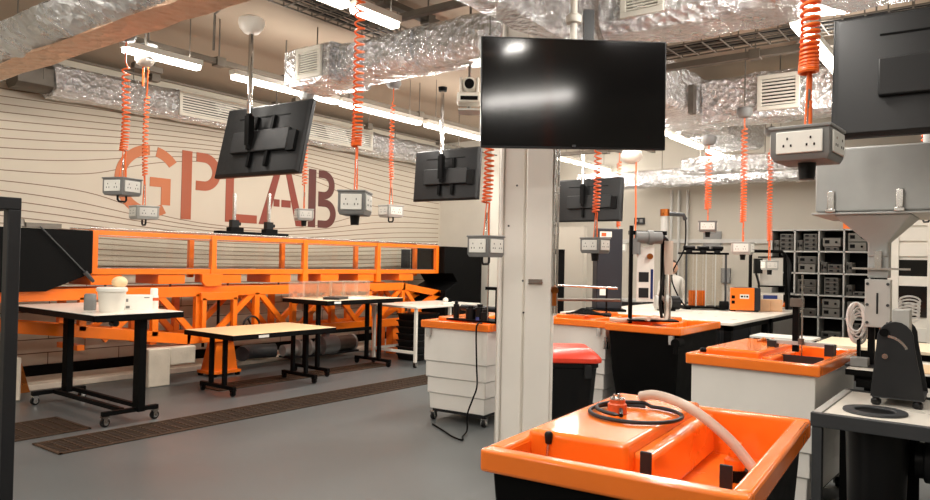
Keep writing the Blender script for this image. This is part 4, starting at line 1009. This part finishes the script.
# ------------------------------------------------------------------ far wall: shelving, cabinets, bits
RX = 12.42
rk = thing('shelving_unit', 'tall black cubby shelving unit full of grey instruments on the far wall', 'shelving', (RX,1.9,0))
ys = [3.13-.355*k for k in range(9)]; zs = [2.2-.345*k for k in range(7)]
c = MB()
for y in ys: c.box(0,.42,y-1.9-.011,y-1.9+.011,zs[-1]-.05,2.21)
obj('upright_panel', c, M['lgrey'], rk)
c = MB()
for z in zs: c.box(0,.42,ys[-1]-1.9,ys[0]-1.9,z-.011,z+.011)
obj('shelf_board', c, M['lgrey'], rk)
obj('back_panel', MB().box(.42,.45,ys[-1]-1.9,ys[0]-1.9,.05,2.21), M['black'], rk)
obj('plinth', MB().box(.03,.42,ys[-1]-1.9,ys[0]-1.9,0,.1), M['black'], rk)
proto = {}
def instrument(kind):
    w, h = {'flat':(.2,.066),'box':(.27,.115),'small':(.085,.17),'wide':(.26,.14)}[kind]
    t = thing('bench_instrument', '', 'instrument')
    obj('case', MB().box(0,.3,-w/2,w/2,0,h), M['instr' if kind != 'wide' else 'instrd'], t, bev=.006)
    fr = obj('front_panel', MB().box(-.008,0,-w/2+.008,w/2-.008,.008,h-.008), M['instrd' if kind != 'wide' else 'instr'], t)
    obj('display', MB().box(-.011,-.008,w*.12,w*.38,h*.35,h*.75), M['black'], fr)
    obj('knob', MB().cyl((-.02,-w*.25,h*.5),(-.008,-w*.25,h*.5),min(.018,h*.3),n=10), M['black'], fr)
    return t, h, w
rown = ('top','second','third','fourth','fifth'); coln = ('first','second','third','fourth')
plan = {(0,0):'small+flat4',(0,1):'small+flat4',(0,2):'flat1+wide1',(0,3):'wide2',
        (1,1):'wide1+box1',(1,2):'wide1+box1+small',(1,3):'small',
        (2,1):'box2',(2,2):'flat4',(2,3):'wide1+small',
        (3,1):'box1',(3,2):'wide2',(3,3):'box1+wide1',
        (4,3):'flat4',(4,2):'box1'}
proto_used = {}
stackn = ('lowest','second up','third up','fourth up','fifth up')
def put_instr(kind, x, y, z, label):
    if kind not in proto_used:
        t, h, w = instrument(kind); proto_used[kind] = (t,h); t.location = (x,y,z); t['label'] = label; t['group'] = 'grey instruments in the black shelving'
    else:
        t, h = proto_used[kind]; dup(t, (x,y,z), 0, label, 'grey instruments in the black shelving')
    return proto_used[kind][1]
for (r, cidx), s in plan.items():
    y0 = ys[cidx]; zb = zs[r+1]+.0115; n = 0; z = zb
    for tok in s.split('+'):
        kind = tok.rstrip('0123456789'); cnt = int(tok[len(kind):] or 1)
        if kind == 'small':
            put_instr('small', RX+.03, y0-.07, zb, 'narrow upright grey instrument at the left of the %s row, %s column of the shelving' % (rown[r],coln[cidx])); continue
        for k in range(cnt):
            yy = y0-.355/2-(.045 if 'small' in s and s.index('small') == 0 and kind == 'flat' else 0)
            if kind != 'flat' and 'small' in s: yy = y0-.245 if kind == 'box' and False else y0-.355/2-.0
            if 'small' in s and kind in ('wide','box'):
                kk = 'flat'
            else: kk = kind
            yy = y0-.225 if 'small' in s else y0-.355/2
            h = put_instr(kk, RX+.03, yy, z, '%s grey instrument, %s in the %s row, %s column of the shelving' % ({'flat':'slim','box':'boxy','wide':'dark fronted'}[kk], stackn[n], rown[r], coln[cidx]))
            z += h+.002; n += 1
t = single('orange_carton', MB().box(0,.25,-.09,.09,0,.12), M['orange'], 'orange box on top of the black shelving', 'box', bev=.004); t.location = (RX+.05,2.0,2.212)
# white cabinets at the right
t = thing('white_cabinet', 'tall white cabinet with dark glazed doors at the right edge', 'cabinet', (10.35,.45,0))
obj('carcass', MB().box(.03,.5,-1.0,.75,0,2.35), M['white'], t)
for y in (.72,.30,-.12,-.54): obj('stile', MB().box(-.01,.03,y-.06,y+.06,0,2.35), M['white'], t, bev=.006)
for a, b in ((.24,.66),(-.18,.24),(-.6,-.18)):
    pass
for yc in (.51,.09,-.33):
    d = obj('glazed_door', MB().box(.012,.03,yc-.15,yc+.15,1.02,1.72), M['screen'], t, label='dark glazed door')
    obj('door_bar', MB().box(.0,.012,yc-.15,yc+.15,1.40,1.52), M['white'], d)
    for k in range(4): obj('drawer_front', MB().box(.0,.03,yc-.15,yc+.15,.12+.2*k,.29+.2*k), M['white'], t, bev=.006)
    for k in range(3): obj('drawer_front', MB().box(.0,.03,yc-.15,yc+.15,1.76+.19*k,1.92+.19*k), M['white'], t, bev=.006)
# wall fixtures on the far wall
t = thing('exit_sign', 'small dark exit sign plate high on the far wall', 'sign', (XF-.02,5.63,2.42))
obj('sign_plate', MB().box(-.02,.02,-.1,.1,-.06,.06), M['dark'], t); obj('printed_mark', MB().box(-.023,-.02,-.07,-.01,-.03,.03).box(-.023,-.02,.02,.07,-.02,.03), M['grey'], t)
t = single('wall_box', MB().box(-.06,0,-.08,.08,-.13,.13), M['grey'], 'grey switch box on the far wall beside the glass tubes', 'switch box', bev=.005); t.location = (XF,4.0,1.43)
t = single('notice_board', MB().box(-.03,0,-.16,.16,-.16,.16), M['grey'], 'grey panel on the far wall behind a hanging socket box', 'panel', bev=.004); t.location = (XF,4.25,2.05)
for k, y in enumerate((5.0,4.86,4.7)):
    tt = single('conduit_pipe', MB().cyl((XF-.045,y,1.01),(XF-.045,y,2.97),.025,n=10), M['lgrey'], ('left','middle','right')[k]+' of the three grey conduit pipes up the far wall', 'conduit', 'conduit pipes up the far wall')
single('wall_trunking', MB().box(XF-.04,XF,2.9,6.3,2.0,2.07), M['lgrey'], 'pale horizontal trunking along the far wall', 'trunking')
# black door frame and items left/right of the partition
t = thing('steel_stand', 'black steel frame stand right behind the white column', 'frame', (9.1,5.25,0), R(37.2-90))
obj('post', MB().box(.03,.12,-.04,.04,0,1.78), M['black'], t); obj('top_rail', MB().box(-.25,.12,-.04,.04,1.72,1.79), M['black'], t); obj('post', MB().box(-.25,-.18,-.04,.04,0,1.72), M['black'], t)
t = thing('dark_doorway', 'black strip standing in for the dark doorway right of the pale partition', 'cabinet', (10.1,5.02,0), R(37.2-90))
obj('cabinet_body', MB().box(-.1,.3,-.04,.2,0,1.75), M['black'], t); obj('poster', MB().box(.06,.24,-.045,-.04,1.35,1.65), M['box'], t); obj('poster', MB().box(.06,.24,-.045,-.04,1.1,1.33), M['blue'], t)  # black block stands in for the dark of a doorway opening
# dark low units along the far wall
for k, (y0,y1,zz) in enumerate(((6.3,5.3,.95),(5.2,4.5,1.0),(4.4,3.4,.9))):
    t = thing('base_cabinet', ('dark base cabinet on the far wall behind the partition','dark base cabinet behind the blue cabinet','dark base cabinet on the far wall behind the glass tubes')[k], 'cabinet', (12.5,(y0+y1)/2,0))
    h = (y0-y1)/2; obj('cabinet_body', MB().box(-.2,.38,-h,h,0,zz-.04), M['dgrey'], t); obj('worktop', MB().box(-.23,.38,-h,h,zz-.04,zz), M['lgrey'], t)
    obj('door', MB().box(-.22,-.2,-h+.02,-.01,.08,zz-.06), M['dark'], t); obj('door', MB().box(-.22,-.2,.01,h-.02,.08,zz-.06), M['dark'], t)

# ------------------------------------------------------------------ right foreground
t = thing('frame_table', 'dark grey steel frame table with a white top and round hole at the right', 'table', (4.3,.0,0))
obj('table_top', MB().box(.03,1.0,-1.0,.82,.785,.80), M['laminate'], t)
obj('side_rail', MB().box(0,.04,-1.05,.87,.735,.81), M['dgrey'], t, bev=.004); obj('side_rail', MB().box(.041,.979,.825,.866,.74,.808), M['lgrey'], t); obj('side_rail', MB().box(.98,1.02,-1.05,.87,.735,.81), M['dgrey'], t)
for x, y in ((.032,.838),(.032,-1.0),(.98,.845),(.98,-1.0)): obj('leg', MB().cbox((x,y,.37),(.05,.05,.728)), M['dgrey'], t, bev=.003)
obj('stretcher', MB().box(.9,.94,-1.0,.84,.42,.46).box(.9,.94,-1.0,.84,.6,.63).box(0,.98,.83,.86,.12,.16), M['dgrey'], t)
obj('panel', MB().box(.45,.47,.4,.8,.05,.735), M['black'], t)
obj('hole_ring', MB().lathe([(.10,0),(.158,0),(.161,.006),(.158,.014),(.105,.014),(.10,.01),(.10,0)],(.30,.60,.8),40,False), M['dgrey'], t, label='grey ring round the hole')
obj('hole', MB().cyl((.30,.60,.795),(.30,.60,.8025),.101,n=32), M['black'], t)
bk = MB(); bk.lathe([(.13,0),(.135,.02),(.155,.68),(.155,.70)],(.27,.585,.03),28)
single('catch_bin', bk, M['blackp'], 'black round catch bin under the hole of the frame table', 'bin').location = (4.3,0,0)
t = thing('electric_motor', 'dark electric motor under the frame table at the right edge', 'motor', (4.76,.215,.62))
obj('motor_body', MB().cyl((0,.16,-.08),(0,-.2,-.08),.12,n=20), M['dark'], t, bev=.01); obj('end_cap', MB().cyl((0,.2,-.08),(0,.16,-.08),.10,n=20), M['blackp'], t)
obj('mount_plate', MB().box(-.06,.06,-.15,.1,.03,.115), M['dgrey'], t)
obj('cable', MB().tube(spline([(0,.16,-.02),(.02,.3,.06),(.05,.42,.1),(.1,.5,.09)]),.01,6), M['black'], t)
# twin plate stand
t = thing('plate_stand', 'charcoal stand of two upright rounded plates on the frame table', 'stand', (5.0,.545,.80), R(2))
def sideplate(y0, y1):
    top = .50; pr = [(-.17,.055),(.19,.055),(.15,top-.14)]
    for k in range(9): a = R(0+k*22.5); pr.append((.02+.13*math.cos(a), top-.13+.13*math.sin(a)))
    pr.append((-.115,top-.16)); return pr
# plates face the camera: extrude along x, profile in y-z
def plate(x):
    top = .50; P = [(-.155,.05),(.12,.05),(.09,.36)]
    for k in range(1,10): a = R(k*18); P.append((-.005+.095*math.cos(a), .385+.11*math.sin(a)))
    P.append((-.10,.36)); return MB().prism(P,'x',x,x+.02)
obj('side_plate', plate(-.14), M['dark'], t, bev=.003); obj('side_plate', plate(.22), M['dark'], t, bev=.003)
def slot(x):
    b = MB()
    for k in range(10):
        a0, a1 = R(84-k*6), R(84-(k+1)*6)
        b.prism([(.045-r*math.cos(a),.29+r*math.sin(a)) for r, a in ((.112,a0),(.126,a0),(.126,a1),(.112,a1))],'x',x-.002,x)
    return b
obj('arc_slot', slot(-.14), M['steel'], t, label='curved steel slot'); obj('arc_slot', slot(.22), M['steel'], t, label='curved steel slot')
obj('pivot_bolt', MB().cyl((-.15,.045,.29),(-.14,.045,.29),.016,n=12), M['steel'], t); obj('clamp_knob', MB().cyl((-.165,.05,.43),(-.14,.05,.43),.024,n=14), M['black'], t)
obj('cross_block', MB().box(-.05,.16,-.07,.02,.37,.56), M['lgrey'], t, bev=.004)
obj('base', MB().box(-.14,.24,-.15,.11,.045,.06), M['dgrey'], t)
for x in (-.12,.22):
    for y in (-.12,.09): obj('rubber_foot', MB().lathe([(.02,0),(.028,.01),(.028,.03),(.012,.045)],(x,y,.001),14), M['blackp'], t)
# raised bench behind, with the hopper unit
B0 = 5.32
t = thing('side_bench', 'black framed side bench with a white top behind the frame table', 'table', (B0,.0,0))
obj('table_top', MB().box(0,.75,-1.0,.865,.915,.94), M['laminate'], t, bev=.003); obj('edge_band', MB().box(-.004,.0,-1.0,.868,.90,.938).box(0,.75,.865,.868,.90,.938), M['black'], t)
for x, y in ((.06,.72),(.68,.72),(.06,-.9),(.68,-.9)): obj('leg', MB().cbox((x,y,.45),(.08,.08,.9)), M['black'], t)
obj('apron', MB().box(.03,.72,-.95,.82,.86,.90), M['black'], t); obj('clamp', MB().box(-.03,.02,.55,.8,.83,.88), M['black'], t)
obj('cork_mat', MB().box(.1,.6,.1,.66,.94,.944), M['wood'], t, label='tan mat')
plain_table('work_table','farther white topped table with tan mats behind the hopper unit',7.6,8.5,-.4,1.52,.87,'cream','black',.06)
HX, HY = 5.62, .695
t = thing('hopper_unit', 'grey latched hopper with funnel and clear tubing above the side bench', 'hopper', (HX,HY,.94))
z0 = -.94
def rect(x0,x1,y0,y1,z): return [(x0,y0,z),(x1,y0,z),(x1,y1,z),(x0,y1,z)]
hb = obj('hopper_box', MB().loft([rect(-.24,.5,-.85,.38,1.04),rect(-.24,.5,-.85,.38,1.47)]), M['hopper'], t, bev=.012)
obj('flange', MB().box(-.26,.52,-.87,.40,1.02,1.035), M['hopper'], t, bev=.004)
for y in (.28,-.12,-.5):
    obj('latch', MB().box(-.262,-.24,y-.022,y+.022,1.06,1.18).box(-.272,-.24,y-.03,y+.03,1.035,1.06), M['steel'], hb, bev=.004, label='bright steel latch')
obj('funnel', MB().loft([rect(-.1,.04,-.045,.08,.74),rect(-.1,.04,-.045,.08,.84),rect(-.24,.3,-.19,.27,1.02)]), M['hopper'], t, bev=.012)
obj('throat', MB().box(-.09,.03,-.045,.08,.60,.76), M['hopper'], t, bev=.006); obj('latch', MB().box(-.125,-.09,-.005,.035,.66,.78), M['steel'], t)
obj('clamp_bar', MB().box(-.12,-.1,-.17,.17,.655,.668), M['steel'], t)
obj('feed_block', MB().box(-.12,-.03,-.06,.09,.27,.59), M['lgrey'], t, bev=.004, label='pale grey feed block'); obj('feed_slot', MB().box(-.123,-.12,.01,.022,.36,.5), M['dark'], t)
bl = MB()
for y in (-.045,.075):
    for z in (.3,.42,.56): bl.cyl((-.128,y,z),(-.12,y,z),.01,n=8)
obj('bolt', bl, M['dgrey'], t)
obj('column_post', MB().box(-.05,-.01,.04,.08,0,.28).box(-.02,.02,.13,.15,0,.2), M['black'], t); obj('column_post', MB().box(.02,.06,-.09,-.05,0,.3), M['lgrey'], t)
obj('screw_rod', MB().cyl((-.06,.0,.02),(-.06,.0,.27),.01,n=8), M['brass'], t)
obj('base_block', MB().box(-.18,-.08,.06,.165,.004,.062), M['grey'], t, bev=.004)
obj('base_plate', MB().box(-.16,.2,-.12,.2,0,.012), M['dark'], t)
cw = MB()
for k in range(9):
    cw.tube([(-.06+.014*k, .15+.05*math.cos(2*math.pi*i/24)+.012*math.sin(k*2.3), .29+(.13-.008*abs(k-4))*math.sin(2*math.pi*i/24)-.012*k+.04) for i in range(25)],.006,6)
obj('tube_coil', cw, M['coilw'], t, label='coiled cloudy white tubing')
cw = MB()
for k in range(6): cw.tube([(.02+.012*k, -.15+.06*math.cos(2*math.pi*i/20), .40+.022*k+.03*math.sin(2*math.pi*i/20)-.06) for i in range(21)],.006,6)
obj('tube_coil', cw, M['coilw'], t, label='coiled clear tubing')
obj('motor_can', MB().cyl((.1,-.30,1.47),(.1,-.30,1.62),.085,n=20), M['hopper'], t, label='round grey motor can on the hopper')
# small cream table pieces behind the right tank
t = thing('small_cart', 'white trolley frame behind the right tank', 'trolley', (8.0,1.87,0))
obj('shelf', MB().box(-.2,.2,-.3,.3,.86,.88), M['plate'], t)
for x in (-.18,.18):
    for y in (-.28,.28): obj('leg', MB().cyl((x,y,0),(x,y,.86),.016,n=10), M['white'], t)

# ------------------------------------------------------------------ camera, light, look
cam = bpy.data.cameras.new('camera'); co = bpy.data.objects.new('camera', cam); link(co); sc.camera = co
cam.sensor_width = 36; cam.lens = 720/930*36; cam.clip_start = .05
yaw, pitch, roll = R(37.2), R(.84), R(1.17)
fw = Vector((math.cos(pitch)*math.cos(yaw), math.cos(pitch)*math.sin(yaw), math.sin(pitch)))
r_ = fw.cross(Vector((0,0,1))).normalized(); u_ = r_.cross(fw)
rr_ = r_*math.cos(roll)+u_*math.sin(roll); uu_ = u_*math.cos(roll)-r_*math.sin(roll)
mw = Matrix.Identity(4)
for i in range(3): mw[i][0] = rr_[i]; mw[i][1] = uu_[i]; mw[i][2] = -fw[i]; mw[i][3] = (0,0,1.6)[i]
co.matrix_world = mw
w = bpy.data.worlds.new('world'); sc.world = w; w.use_nodes = True
w.node_tree.nodes['Background'].inputs[0].default_value = (.9,.85,.78,1); w.node_tree.nodes['Background'].inputs[1].default_value = .15
sc.view_settings.view_transform = 'Standard'; sc.view_settings.look = 'None'; sc.view_settings.gamma = 1
sc.view_settings.exposure = 0.2
